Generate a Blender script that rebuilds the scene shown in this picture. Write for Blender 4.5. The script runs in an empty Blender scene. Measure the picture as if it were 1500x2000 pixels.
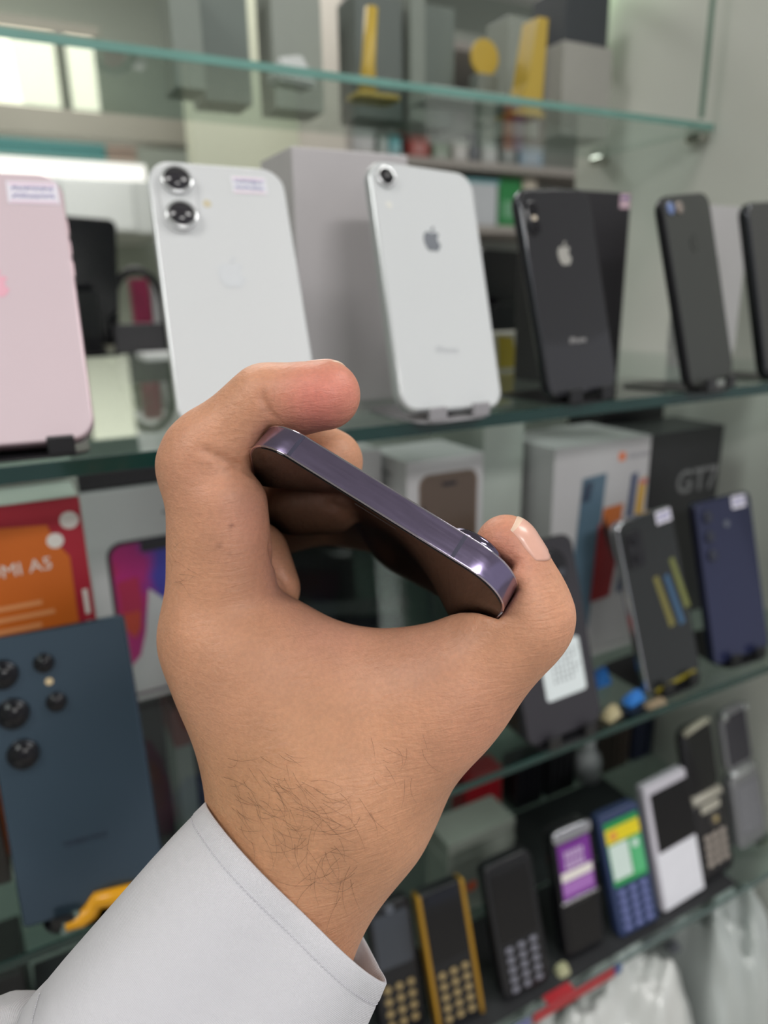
import bpy, bmesh, math, random
import numpy as np
from mathutils import Matrix, Vector

# ------------------------------------------------------------------ camera, world, lights, exposure
SC = bpy.context.scene
COL = SC.collection
EYE = 1.40                                   # camera height above the shop floor (m)
ROT = Matrix(((0.88100308, 0.15057144, -0.44851066),
              (-0.47280625, 0.24621219, -0.84606962),
              (-0.01696513, 0.95744859, 0.28810482)))
FPX = 1400.0                                 # focal length in pixels of the 1500 x 2000 frame
cam_d = bpy.data.cameras.new('camera')
cam = bpy.data.objects.new('camera', cam_d)
COL.objects.link(cam)
cam.matrix_world = Matrix.Translation((0, 0, EYE)) @ ROT.to_4x4()
cam_d.sensor_fit = 'HORIZONTAL'
cam_d.sensor_width = 36.0
cam_d.lens = FPX * 36.0 / 1500.0
cam_d.clip_start = 0.01
cam_d.clip_end = 60
cam_d.dof.use_dof = True
cam_d.dof.focus_distance = 0.184
cam_d.dof.aperture_fstop = cam_d.lens / 3.0  # about 3 mm entrance pupil, a phone camera
SC.camera = cam

world = bpy.data.worlds.new('world')
SC.world = world
world.use_nodes = True
world.node_tree.nodes['Background'].inputs[0].default_value = (0.96, 0.97, 1.0, 1)
world.node_tree.nodes['Background'].inputs[1].default_value = 0.46

def area_light(name, loc, size, sizey, power, color, aim):
    d = bpy.data.lights.new(name, 'AREA')
    d.shape = 'RECTANGLE'; d.size = size; d.size_y = sizey; d.energy = power; d.color = color
    o = bpy.data.objects.new(name, d); COL.objects.link(o)
    o.location = loc
    o.rotation_euler = (Vector(aim) - Vector(loc)).to_track_quat('-Z', 'Y').to_euler()
    return o
# the shop's ceiling lamps (their fittings are built further down, at the same places)
LAMPS = [(-1.15, 0.05, 2.62), (1.25, -0.25, 2.62), (0.10, -1.95, 2.62), (0.35, 1.9, 2.62)]
for lx, ly, lz in LAMPS:
    area_light('ceiling_lamp_light', (lx, ly, lz - 0.03), 0.9, 0.45, 40 if ly < -1 else 14, (1.0, 0.985, 0.97), (lx, ly, 0))

SC.cycles.transparent_max_bounces = 40
SC.cycles.max_bounces = 8
SC.view_settings.view_transform = 'Standard'
SC.view_settings.look = 'None'
SC.view_settings.gamma = 1.0
SC.view_settings.exposure = 0.0
SC.view_settings.use_curve_mapping = False

# ------------------------------------------------------------------ helpers
def lin(c):
    c = c / 255.0
    return c / 12.92 if c <= 0.04045 else ((c + 0.055) / 1.055) ** 2.4
def rgb(r, g, b): return (lin(r), lin(g), lin(b), 1.0)

MATS = {}
def mat(name, col, rough=0.5, metal=0.0, coat=0.0, var=0.04, scale=60.0, bump=0.0, bscale=300.0,
        emit=0.0, spec=0.5, alpha=1.0):
    """Principled material whose colour drifts a little with a noise texture."""
    if name in MATS: return MATS[name]
    m = bpy.data.materials.new(name); m.use_nodes = True
    nt = m.node_tree; b = nt.nodes['Principled BSDF']
    c = rgb(*col)
    tc = nt.nodes.new('ShaderNodeTexCoord')
    nz = nt.nodes.new('ShaderNodeTexNoise'); nz.inputs['Scale'].default_value = scale
    nt.links.new(tc.outputs['Object'], nz.inputs['Vector'])
    mx = nt.nodes.new('ShaderNodeMix'); mx.data_type = 'RGBA'
    mx.inputs[6].default_value = tuple(v * (1 - var) for v in c[:3]) + (1,)
    mx.inputs[7].default_value = tuple(min(1, v * (1 + var)) for v in c[:3]) + (1,)
    nt.links.new(nz.outputs['Fac'], mx.inputs[0])
    nt.links.new(mx.outputs[2], b.inputs['Base Color'])
    b.inputs['Roughness'].default_value = rough
    b.inputs['Metallic'].default_value = metal
    b.inputs['Coat Weight'].default_value = coat
    b.inputs['Coat Roughness'].default_value = 0.05
    b.inputs['Specular IOR Level'].default_value = spec
    b.inputs['Alpha'].default_value = alpha
    if emit:
        b.inputs['Emission Strength'].default_value = emit
        b.inputs['Emission Color'].default_value = c
    if bump:
        n2 = nt.nodes.new('ShaderNodeTexNoise'); n2.inputs['Scale'].default_value = bscale
        nt.links.new(tc.outputs['Object'], n2.inputs['Vector'])
        bp = nt.nodes.new('ShaderNodeBump'); bp.inputs['Strength'].default_value = bump
        bp.inputs['Distance'].default_value = 0.001
        nt.links.new(n2.outputs['Fac'], bp.inputs['Height'])
        nt.links.new(bp.outputs['Normal'], b.inputs['Normal'])
    MATS[name] = m
    return m

def glass_mat(name, tint, refl=1.0):
    """Sheet glass: tinted see-through with a Fresnel reflection."""
    m = bpy.data.materials.new(name); m.use_nodes = True
    nt = m.node_tree
    for n in list(nt.nodes):
        if n.type != 'OUTPUT_MATERIAL': nt.nodes.remove(n)
    out = [n for n in nt.nodes if n.type == 'OUTPUT_MATERIAL'][0]
    tr = nt.nodes.new('ShaderNodeBsdfTransparent'); tr.inputs[0].default_value = tint
    gl = nt.nodes.new('ShaderNodeBsdfGlossy'); gl.inputs['Roughness'].default_value = 0.02
    gl.inputs['Color'].default_value = (refl, refl, refl, 1)
    fr = nt.nodes.new('ShaderNodeFresnel'); fr.inputs['IOR'].default_value = 1.45
    mx = nt.nodes.new('ShaderNodeMixShader')
    ge = nt.nodes.new('ShaderNodeNewGeometry'); sb = nt.nodes.new('ShaderNodeMath'); sb.operation = 'SUBTRACT'; sb.inputs[0].default_value = 1.0; sb.use_clamp = True
    nt.links.new(ge.outputs['Backfacing'], sb.inputs[1])             # only the outer face mirrors; the sheet does not trap light
    ml = nt.nodes.new('ShaderNodeMath'); ml.operation = 'MULTIPLY'; nt.links.new(fr.outputs[0], ml.inputs[0]); nt.links.new(sb.outputs[0], ml.inputs[1])
    nt.links.new(ml.outputs[0], mx.inputs[0]); nt.links.new(tr.outputs[0], mx.inputs[1]); nt.links.new(gl.outputs[0], mx.inputs[2])
    nt.links.new(mx.outputs[0], out.inputs['Surface'])
    return m

def mesh(name, verts, faces, smooth=False):
    me = bpy.data.meshes.new(name)
    me.from_pydata([tuple(v) for v in verts], [], faces)
    me.update()
    if smooth:
        me.polygons.foreach_set('use_smooth', [True] * len(me.polygons))
    return me
def obj(name, me, material=None, parent=None, loc=None):
    o = bpy.data.objects.new(name, me); COL.objects.link(o)
    if material is not None and me is not None and not me.materials: me.materials.append(material)
    if parent is not None: o.parent = parent
    if loc is not None: o.location = loc
    return o
def tag(o, label, cat, group=None):
    o['label'] = label; o['category'] = cat
    if group: o['group'] = group
    return o
def struct(o, label=None):
    o['kind'] = 'structure'
    if label: o['label'] = label
    return o
def empty(name, label=None, cat=None, M=None, group=None):
    o = bpy.data.objects.new(name, None); COL.objects.link(o)
    o.empty_display_size = 0.01
    if M is not None: o.matrix_world = M
    if label: tag(o, label, cat, group)
    return o
def box_me(x0, x1, y0, y1, z0, z1, bev=0.0, name='box'):
    bm = bmesh.new()
    bmesh.ops.create_cube(bm, size=1.0)
    for v in bm.verts:
        v.co = Vector(((x0 + x1) / 2 + v.co.x * (x1 - x0), (y0 + y1) / 2 + v.co.y * (y1 - y0), (z0 + z1) / 2 + v.co.z * (z1 - z0)))
    if bev:
        bmesh.ops.bevel(bm, geom=list(bm.edges), offset=bev, segments=2, affect='EDGES', profile=0.5)
    me = bpy.data.meshes.new(name); bm.to_mesh(me); bm.free()
    return me
def slab_me(w, h, t, r, edge=0.0006, segs=7, n=3, z0=0.0, y0=0.0, name='slab'):
    """Rounded-rectangle plate: x across, z up from z0, front face at y0 (facing -y), thickness t."""
    r = min(r, w / 2 - 1e-5, h / 2 - 1e-5)
    prof = []
    for i in range(n + 1):
        a = math.pi / 2 * i / n
        prof.append((y0 + edge * (1 - math.sin(a)), edge * (1 - math.cos(a))))
    prof = [(y0 + edge * (1 - math.cos(math.pi / 2 * i / n)), edge * (1 - math.sin(math.pi / 2 * i / n))) for i in range(n + 1)]
    prof += [(y0 + t - edge * (1 - math.cos(math.pi / 2 * i / n)), edge * (1 - math.sin(math.pi / 2 * i / n))) for i in range(n, -1, -1)]
    V = []; F = []
    for (y, ins) in prof:
        rr = max(r - ins, 1e-5)
        for cx, cz, a0 in ((w / 2 - r, h - r, 0), (-w / 2 + r, h - r, 90), (-w / 2 + r, r, 180), (w / 2 - r, r, 270)):
            for k in range(segs + 1):
                a = math.radians(a0 + 90 * k / segs)
                V.append((cx + rr * math.cos(a), y, z0 + cz + rr * math.sin(a)))
    m = 4 * (segs + 1)
    for i in range(len(prof) - 1):
        for k in range(m):
            k2 = (k + 1) % m
            F.append((i * m + k, i * m + k2, (i + 1) * m + k2, (i + 1) * m + k))
    F.append(tuple(reversed(range(m))))
    F.append(tuple(range((len(prof) - 1) * m, len(prof) * m)))
    me = mesh(name, V, F)
    sm = [True] * (len(F) - 2) + [False, False]
    me.polygons.foreach_set('use_smooth', sm)
    return me
def lathe_me(prof, n=28, axis='y', name='lathe'):
    """prof: (radius, along) pairs from one end to the other."""
    V = []; F = []
    for (r, a) in prof:
        for k in range(n):
            t = 2 * math.pi * k / n
            c, s = r * math.cos(t), r * math.sin(t)
            V.append((c, a, s) if axis == 'y' else ((c, s, a) if axis == 'z' else (a, c, s)))
    for i in range(len(prof) - 1):
        for k in range(n):
            k2 = (k + 1) % n
            F.append((i * n + k, (i + 1) * n + k, (i + 1) * n + k2, i * n + k2))
    F.append(tuple(range(n))); F.append(tuple(reversed(range((len(prof) - 1) * n, len(prof) * n))))
    me = mesh(name, V, F)
    bm = bmesh.new(); bm.from_mesh(me); bmesh.ops.recalc_face_normals(bm, faces=bm.faces); bm.to_mesh(me); bm.free()
    me.polygons.foreach_set('use_smooth', [len(p.vertices) == 4 for p in me.polygons])
    return me
def tube_me(pts, r, n=6, name='tube', taper=None):
    pts = [Vector(p) for p in pts]
    V = []; F = []
    up = Vector((0.13, 0.37, 0.92))
    for i, p in enumerate(pts):
        d = (pts[min(i + 1, len(pts) - 1)] - pts[max(i - 1, 0)]).normalized()
        a = d.cross(up)
        if a.length < 1e-4: a = d.cross(Vector((1, 0, 0)))
        a.normalize(); b = d.cross(a)
        rr = r * (taper[i] if taper else 1)
        for k in range(n):
            t = 2 * math.pi * k / n
            V.append(p + (a * math.cos(t) + b * math.sin(t)) * rr)
    for i in range(len(pts) - 1):
        for k in range(n):
            k2 = (k + 1) % n
            F.append((i * n + k, i * n + k2, (i + 1) * n + k2, (i + 1) * n + k))
    F.append(tuple(reversed(range(n)))); F.append(tuple(range((len(pts) - 1) * n, len(pts) * n)))
    return mesh(name, V, F, True)
def flat_me(pts, y, th=0.00012, name='print', flip=False):
    """Thin printed / applied shape: outline (x, z) in the plane y, th thick towards -y."""
    n = len(pts)
    V = [(x, y - th, z) for x, z in pts] + [(x, y, z) for x, z in pts]
    F = [tuple(range(n)), tuple(reversed(range(n, 2 * n)))] + [(i, i + n, (i + 1) % n + n, (i + 1) % n) for i in range(n)]
    me = mesh(name, V, F)
    bm = bmesh.new(); bm.from_mesh(me); bmesh.ops.recalc_face_normals(bm, faces=bm.faces)
    bmesh.ops.triangulate(bm, faces=[f for f in bm.faces if len(f.verts) > 4]); bm.to_mesh(me); bm.free()
    return me
def rect(x0, x1, z0, z1): return [(x0, z0), (x1, z0), (x1, z1), (x0, z1)]
def text_me(s, size, name='lettering', bold=0.0):
    cu = bpy.data.curves.new('t', 'FONT'); cu.body = s; cu.size = size
    cu.align_x = 'CENTER'; cu.align_y = 'CENTER'; cu.extrude = 0.00006; cu.offset = bold; cu.resolution_u = 3
    o = bpy.data.objects.new('t', cu); COL.objects.link(o)
    bpy.context.view_layer.update()
    dg = bpy.context.evaluated_depsgraph_get()
    me = bpy.data.meshes.new_from_object(o.evaluated_get(dg))
    bpy.data.objects.remove(o); bpy.data.curves.remove(cu)
    me.transform(Matrix.Rotation(math.pi / 2, 4, 'X'))      # stand it up: x across, z up, facing -y
    me.name = name
    return me
def frame(T, wdir, hdir):
    """Placement of a standing thing: x = wdir, z = hdir, y away from the viewer. z of T counts from the eye level."""
    z = Vector(hdir).normalized(); x = Vector(wdir); x = (x - z * x.dot(z)).normalized(); y = z.cross(x)
    M = Matrix((x, y, z)).transposed().to_4x4()
    return Matrix.Translation((T[0], T[1], T[2] + EYE)) @ M
def pose(c, yaw, lean, roll=0.0):
    a, l, r = math.radians(yaw), math.radians(lean), math.radians(roll)
    M = Matrix.Rotation(a, 4, 'Z') @ Matrix.Rotation(-l, 4, 'X') @ Matrix.Rotation(-r, 4, 'Y')
    return Matrix.Translation((c[0], c[1], c[2] + EYE)) @ M
# ------------------------------------------------------------------ the hand (one continuous skin grown from a distance field)
# Joints are given in the eye's frame: C(column, row, distance) -> metres (x right, y up, z towards the viewer).
def C(px, py, d): return np.array([(px - 750) / FPX * d, -(py - 1000) / FPX * d, -d])
CWn = np.array(ROT)
def to_world(p): return np.asarray(p) @ CWn.T + np.array([0, 0, EYE])

PH_W, PH_L, PH_T = 0.0776, 0.1607, 0.00785
ph_y = np.array([0.533, 0.756, -0.380]); ph_y /= np.linalg.norm(ph_y)             # from the screen to the back
ph_x = np.array([0.841, -0.5215, 0.143]); ph_x -= ph_y * ph_x.dot(ph_y); ph_x /= np.linalg.norm(ph_x)
ph_z = np.cross(ph_x, ph_y)                                                         # towards the top end
ph_o = np.array([-0.00195, -0.0001, -0.1733])
PH_R = 0.0135
def sd_phone(P):
    q = P - ph_o
    x, y, z = q @ ph_x, q @ ph_y, q @ ph_z
    r = PH_R
    dx = np.abs(x) - (PH_W / 2 - r); dz = np.abs(z + PH_L / 2) - (PH_L / 2 - r)
    d2 = np.hypot(np.maximum(dx, 0), np.maximum(dz, 0)) + np.minimum(np.maximum(dx, dz), 0) - r
    dy = np.abs(y - PH_T / 2) - PH_T / 2
    d = np.hypot(np.maximum(d2, 0), np.maximum(dy, 0)) + np.minimum(np.maximum(d2, dy), 0)
    # camera plateau and lens rings on the back
    b = np.stack([np.abs(x - (PH_W / 2 - .0235)) - .0198, np.abs(y - PH_T - .002) - .0024, np.abs(z + .0235) - .0203], 1)
    return np.minimum(d, np.linalg.norm(np.maximum(b, 0), axis=1) + np.minimum(b.max(1), 0))

def rcone(P, a, b, ra, rb):
    ab = b - a; t = np.clip((P - a) @ ab / ab.dot(ab), 0, 1)
    return np.linalg.norm(P - a - t[:, None] * ab, axis=1) - (ra + (rb - ra) * t)
def smin(a, b, k):
    k = k * 1.45
    h = np.maximum(k - np.abs(a - b), 0) / k
    return np.minimum(a, b) - h * h * h * k / 6.0
def smax(a, b, k): return -smin(-a, -b, k)
def chain(P, js, k):
    d = None
    for (a, ra), (b, rb) in zip(js[:-1], js[1:]):
        e = rcone(P, a, b, ra, rb)
        d = e if d is None else smin(d, e, k)
    return d

INDEX = [(C(412, 1235, .206), .0125), (C(400, 908, .200), .0104), (C(524, 788, .197), .0087), (C(640, 770, .193), .0078)]
MIDDLE = [(C(390, 1205, .231), .0106), (C(412, 950, .231), .0105), (C(545, 850, .226), .0098), (C(645, 902, .219), .0100)]
RING = [(C(420, 1240, .251), .0110), (C(440, 1000, .252), .0098), (C(548, 922, .246), .0090), (C(635, 965, .240), .0086)]
PINKY = [(C(450, 1265, .268), .0100), (C(466, 1060, .270), .0088), (C(550, 998, .264), .0080), (C(620, 1025, .258), .0076)]
THUMB = [(C(692, 1490, .203), .0232), (C(850, 1375, .198), .0135), (C(1026, 1204, .192), .0098), (C(988, 1062, .190), .0077)]
WRIST = [(C(605, 1625, .206), .0200), (C(480, 1930, .194), .0205), (C(330, 2250, .180), .0230)]
def sd_base(P):
    palm = smin(rcone(P, C(420, 1242, .207), C(602, 1540, .208), .0122, .0152),
                rcone(P, C(400, 1215, .231), C(606, 1570, .224), .0110, .0152), .016)
    palm = smin(palm, rcone(P, C(420, 1243, .251), C(605, 1590, .240), .0110, .0150), .014)
    palm = smin(palm, rcone(P, C(452, 1268, .268), C(610, 1610, .250), .0105, .0150), .014)
    palm = smin(palm, rcone(P, C(515, 1310, .206), C(640, 1480, .206), .0165, .0190), .030)       # first interosseous
    palm = smin(palm, rcone(P, C(560, 1278, .206), C(830, 1348, .200), .0112, .0116), .012)       # web
    palm = smin(palm, rcone(P, C(600, 1350, .232), C(740, 1480, .222), .0160, .0190), .016)       # thenar pad
    d = smin(palm, chain(P, THUMB, .014), .020)
    d = smin(d, rcone(P, C(925, 1330, .197), C(1005, 1240, .193), .0112, .0098), .008)
    d = smin(d, rcone(P, C(996, 1105, .1925), C(1012, 1150, .1925), .0084, .0090), .006)          # thumb pad
    d = smin(d, chain(P, WRIST, .02), .030)
    fi = chain(P, INDEX, .006)
    fi = smin(fi, rcone(P, C(428, 862, .1995), C(518, 790, .197), .0100, .0092), .006)             # middle phalanx
    fi = smin(fi, rcone(P, C(436, 985, .199), C(444, 1120, .203), .0122, .0132), .0030)            # flesh of the bent finger
    fi = smin(fi, rcone(P, C(374, 912, .200), C(390, 888, .200), .0072, .0080), .008)              # middle knuckle
    fi = smin(fi, rcone(P, C(596, 778, .193), C(632, 774, .192), .0083, .0079), .006)              # finger pad
    d = smin(d, fi, .007)
    fm = chain(P, MIDDLE, .005)
    fm = smin(fm, rcone(P, C(500, 1075, .226), C(520, 1150, .222), .0100, .0105), .004)
    d = smin(d, fm, .0025)
    d = smin(d, chain(P, RING, .005), .0025)
    d = smin(d, chain(P, PINKY, .005), .0025)
    return d
def sd_soft(P):                                # pressed flat where it touches the phone
    return smax(sd_base(P), -(sd_phone(P) - 0.00045), .0022)

def trace(px, py, n=40, fn=None):
    fn = fn or sd_soft
    px = np.atleast_1d(np.asarray(px, float)); py = np.atleast_1d(np.asarray(py, float))
    D = np.stack([(px - 750) / FPX, -(py - 1000) / FPX, -np.ones_like(px)], 1); D /= np.linalg.norm(D, axis=1)[:, None]
    t = np.full(len(px), 0.12)
    for _ in range(n): t = t + fn(D * t[:, None]) * 0.9
    return D * t[:, None], fn(D * t[:, None])
def grad(P, fn=sd_soft, e=3e-4):
    g = np.stack([fn(P + np.eye(3)[i] * e) - fn(P - np.eye(3)[i] * e) for i in range(3)], 1)
    return g / np.maximum(np.linalg.norm(g, axis=1)[:, None], 1e-9)

# folds of the skin, traced on the surface and pressed in
FOLDS = [([(398, 879), (430, 894), (462, 910), (492, 926)], .00050, .0017),
         ([(510, 768), (514, 782), (523, 802), (538, 820)], .00040, .0015),
         ([(528, 1070), (533, 1092), (546, 1120), (566, 1150), (580, 1166)], .00030, .0024)]
FSEG = []
for pts, r, k in FOLDS:
    xs, ys = zip(*pts); P, _ = trace(xs, ys, fn=sd_base)
    for a, b in zip(P[:-1], P[1:]): FSEG.append((a, b, r, k))
def sd_hand(P):
    d = sd_soft(P)
    for a, b, r, k in FSEG:
        near = np.abs(d) < 0.006
        if not near.any(): break
        sel = np.where(near & (np.abs(P - (a + b) / 2).max(1) < 0.02))[0]
        if len(sel):
            e = rcone(P[sel], a, b, r, r); d[sel] = smax(d[sel], -e, k)
    return d

def surface_nets(fn, lo, hi, h):
    n = np.ceil((hi - lo) / h).astype(int) + 1
    st = 6
    nc = n // st + 2
    ci = np.stack(np.meshgrid(*[np.arange(k) for k in nc], indexing='ij'), -1).reshape(-1, 3)
    cc = lo + (ci * st + st / 2) * h
    dc = fn(cc)
    F = np.full(tuple(nc * st), 1.0, np.float32)
    sgn = np.where(dc < 0, -1.0, 1.0).reshape(tuple(nc))
    F[:] = np.repeat(np.repeat(np.repeat(sgn, st, 0), st, 1), st, 2)
    act = ci[np.abs(dc) < st * h * 1.25]
    off = np.stack(np.meshgrid(*[np.arange(st)] * 3, indexing='ij'), -1).reshape(-1, 3)
    for s in range(0, len(act), 2000):
        idx = (act[s:s + 2000, None, :] * st + off[None]).reshape(-1, 3)
        F[idx[:, 0], idx[:, 1], idx[:, 2]] = fn(lo + idx * h)
    neg = F < 0
    sx = neg[:-1, :-1, :-1].astype(np.int8)
    cnt = sum(neg[a:neg.shape[0] - 1 + a, b:neg.shape[1] - 1 + b, c:neg.shape[2] - 1 + c].astype(np.int8) for a in (0, 1) for b in (0, 1) for c in (0, 1))
    cells = np.argwhere((cnt > 0) & (cnt < 8))
    vid = np.full(cnt.shape, -1, np.int32); vid[tuple(cells.T)] = np.arange(len(cells))
    acc = np.zeros((len(cells), 3)); num = np.zeros(len(cells))
    corners = [(a, b, c) for a in (0, 1) for b in (0, 1) for c in (0, 1)]
    val = {o: F[cells[:, 0] + o[0], cells[:, 1] + o[1], cells[:, 2] + o[2]].astype(float) for o in corners}
    for o in corners:
        for ax in range(3):
            if o[ax] == 0:
                o2 = tuple(1 if i == ax else o[i] for i in range(3))
                a, b = val[o], val[o2]
                m = (a < 0) != (b < 0)
                t = np.where(m, a / np.where(m, a - b, 1), 0)
                p = np.array(o, float)[None] + np.zeros((len(cells), 3)); p[:, ax] = t
                acc[m] += p[m]; num[m] += 1
    V = lo + (cells + acc / num[:, None]) * h
    Q = []
    for ax in range(3):
        b, c = (ax + 1) % 3, (ax + 2) % 3
        s0 = [slice(1, -1)] * 3; s1 = [slice(1, -1)] * 3
        e = np.argwhere(np.take(neg, range(0, neg.shape[ax] - 1), ax) != np.take(neg, range(1, neg.shape[ax]), ax))
        ok = (e[:, b] > 0) & (e[:, c] > 0) & (e[:, b] < neg.shape[b] - 1) & (e[:, c] < neg.shape[c] - 1)
        e = e[ok]
        def at(db, dc):
            q = e.copy(); q[:, b] -= db; q[:, c] -= dc; return vid[q[:, 0], q[:, 1], q[:, 2]]
        quad = np.stack([at(1, 1), at(0, 1), at(0, 0), at(1, 0)], 1)
        flip = ~neg[e[:, 0], e[:, 1], e[:, 2]]
        quad[flip] = quad[flip][:, ::-1]
        Q.append(quad)
    return V, np.concatenate(Q)

HLO = np.array([-.098, -.172, -.292]); HHI = np.array([.062, .045, -.150])
def sd_cut(P): return np.maximum(sd_hand(P), np.maximum.reduce([(HLO + .004 - P).max(1), (P - HHI + .004).max(1)]))
hv, hq = surface_nets(sd_cut, HLO, HHI, 0.0008)
# settle the vertices onto the skin
for _ in range(2):
    g = grad(hv); hv = hv - g * np.clip(sd_hand(hv), -.0004, .0004)[:, None] * 0.8
# iron out the joins between the grown volumes, away from the phone and the finger folds
def relax(V, Q, w, it):
    n = len(V); E = np.concatenate([Q[:, [0, 1]], Q[:, [1, 2]], Q[:, [2, 3]], Q[:, [3, 0]]])
    deg = np.bincount(np.concatenate([E[:, 0], E[:, 1]]), minlength=n).astype(float)
    for _ in range(it):
        S = np.stack([np.bincount(E[:, 0], V[E[:, 1], i], n) + np.bincount(E[:, 1], V[E[:, 0], i], n) for i in range(3)], 1)
        V = V + (S / deg[:, None] - V) * w[:, None]
    return V
row = 1000 - FPX * hv[:, 1] / -hv[:, 2]
wgt = np.clip((row - 1180) / 90, 0, 1) * np.clip((sd_phone(hv) - .003) / .006, 0, 1) * 0.6
wgt = np.maximum(wgt, 0.02)
hv = relax(hv, hq, wgt, 34)

def skin_material():
    m = bpy.data.materials.new('skin'); m.use_nodes = True
    nt = m.node_tree; L = nt.links; b = nt.nodes['Principled BSDF']
    at = nt.nodes.new('ShaderNodeAttribute'); at.attribute_name = 'skin_tint'
    tc = nt.nodes.new('ShaderNodeTexCoord')
    def noise(scale, detail=3, dist=0.0, vec=None):
        n = nt.nodes.new('ShaderNodeTexNoise'); n.inputs['Scale'].default_value = scale
        n.inputs['Detail'].default_value = detail; n.inputs['Distortion'].default_value = dist
        L.new(vec or tc.outputs['Object'], n.inputs['Vector']); return n
    # blotches and fine mottling
    n1 = noise(75, 4); n2 = noise(900, 2)
    r1 = nt.nodes.new('ShaderNodeMapRange'); r1.inputs[1].default_value = 0.3; r1.inputs[2].default_value = 0.7
    r1.inputs[3].default_value = 0.90; r1.inputs[4].default_value = 1.08
    L.new(n1.outputs['Fac'], r1.inputs[0])
    r2 = nt.nodes.new('ShaderNodeMapRange'); r2.inputs[1].default_value = 0.3; r2.inputs[2].default_value = 0.7
    r2.inputs[3].default_value = 0.94; r2.inputs[4].default_value = 1.05
    L.new(n2.outputs['Fac'], r2.inputs[0])
    mu = nt.nodes.new('ShaderNodeMath'); mu.operation = 'MULTIPLY'; L.new(r1.outputs[0], mu.inputs[0]); L.new(r2.outputs[0], mu.inputs[1])
    vm = nt.nodes.new('ShaderNodeVectorMath'); vm.operation = 'SCALE'; L.new(at.outputs['Color'], vm.inputs[0]); L.new(mu.outputs[0], vm.inputs['Scale'])
    L.new(vm.outputs[0], b.inputs['Base Color'])
    b.inputs['Roughness'].default_value = 0.48
    b.inputs['Specular IOR Level'].default_value = 0.38
    b.inputs['Subsurface Weight'].default_value = 0.22
    b.inputs['Subsurface Radius'].default_value = (1.0, 0.35, 0.18)
    b.inputs['Subsurface Scale'].default_value = 0.0035
    # skin relief: pores, cross-hatched lines, shallow wrinkles running across the hand
    vo = nt.nodes.new('ShaderNodeTexVoronoi'); vo.inputs['Scale'].default_value = 1150; vo.feature = 'DISTANCE_TO_EDGE'
    L.new(tc.outputs['Object'], vo.inputs['Vector'])
    mp = nt.nodes.new('ShaderNodeMapping'); mp.inputs['Rotation'].default_value = (0.3, 0.2, 0.5); mp.inputs['Scale'].default_value = (0.28, 1.0, 1.7)
    L.new(tc.outputs['Object'], mp.inputs['Vector'])
    n3 = noise(430, 4, 0.6, mp.outputs['Vector'])
    b1 = nt.nodes.new('ShaderNodeBump'); b1.inputs['Strength'].default_value = 0.22; b1.inputs['Distance'].default_value = 0.00035
    L.new(vo.outputs['Distance'], b1.inputs['Height'])
    b2 = nt.nodes.new('ShaderNodeBump'); b2.inputs['Strength'].default_value = 0.36; b2.inputs['Distance'].default_value = 0.0008
    L.new(n3.outputs['Fac'], b2.inputs['Height']); L.new(b1.outputs['Normal'], b2.inputs['Normal'])
    L.new(b2.outputs['Normal'], b.inputs['Normal'])
    return m
SKIN = skin_material()
tint = np.tile(np.array(rgb(201, 147, 116)[:3]), (len(hv), 1))
def blush(c, sig, col, amt):
    global tint
    d = np.linalg.norm(hv - c, axis=1); w = (np.exp(-(d / sig) ** 2) * amt)[:, None]
    tint = tint * (1 - w) + np.array(rgb(*col)[:3]) * w
blush(C(590, 1600, .185), .030, (190, 142, 104), .55)          # wrist, yellower
blush(C(480, 1560, .19), .020, (186, 138, 100), .5)
blush(C(620, 785, .186), .0105, (218, 132, 120), .9)         # index fingertip
blush(C(670, 760, .188), .0070, (214, 132, 118), .6)
blush(C(985, 1070, .184), .010, (208, 138, 118), .75)         # thumb tip
blush(C(520, 1010, .189), .012, (212, 152, 134), .7)          # inner side of the index finger
blush(C(540, 1120, .205), .010, (206, 150, 136), .7)
blush(C(650, 1215, .196), .014, (212, 156, 136), .6)
blush(C(820, 1250, .19), .014, (208, 154, 132), .5)
blush(C(380, 930, .19), .012, (208, 150, 124), .5)
blush(C(950, 1440, .186), .014, (206, 146, 120), .6)
blush(C(1090, 1200, .186), .008, (206, 150, 122), .6)
blush(C(440, 1380, .19), .012, (180, 134, 112), .35)          # vein
P_, _ = trace([452, 427, 450], [1027, 1066, 1082])
for p, s, a in zip(P_, (.0007, .0008, .0006), (.5, .5, .3)): blush(p, s, (116, 72, 56), a)

hand_me = mesh('person', to_world(hv), hq.tolist(), True)
ca = hand_me.color_attributes.new('skin_tint', 'FLOAT_COLOR', 'POINT')
ca.data.foreach_set('color', np.concatenate([tint, np.ones((len(tint), 1))], 1).astype(np.float32).ravel())
person = obj('person', hand_me, SKIN)
tag(person, 'left hand and hairy wrist in white shirt cuff gripping a purple phone edge-on', 'person')

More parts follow.
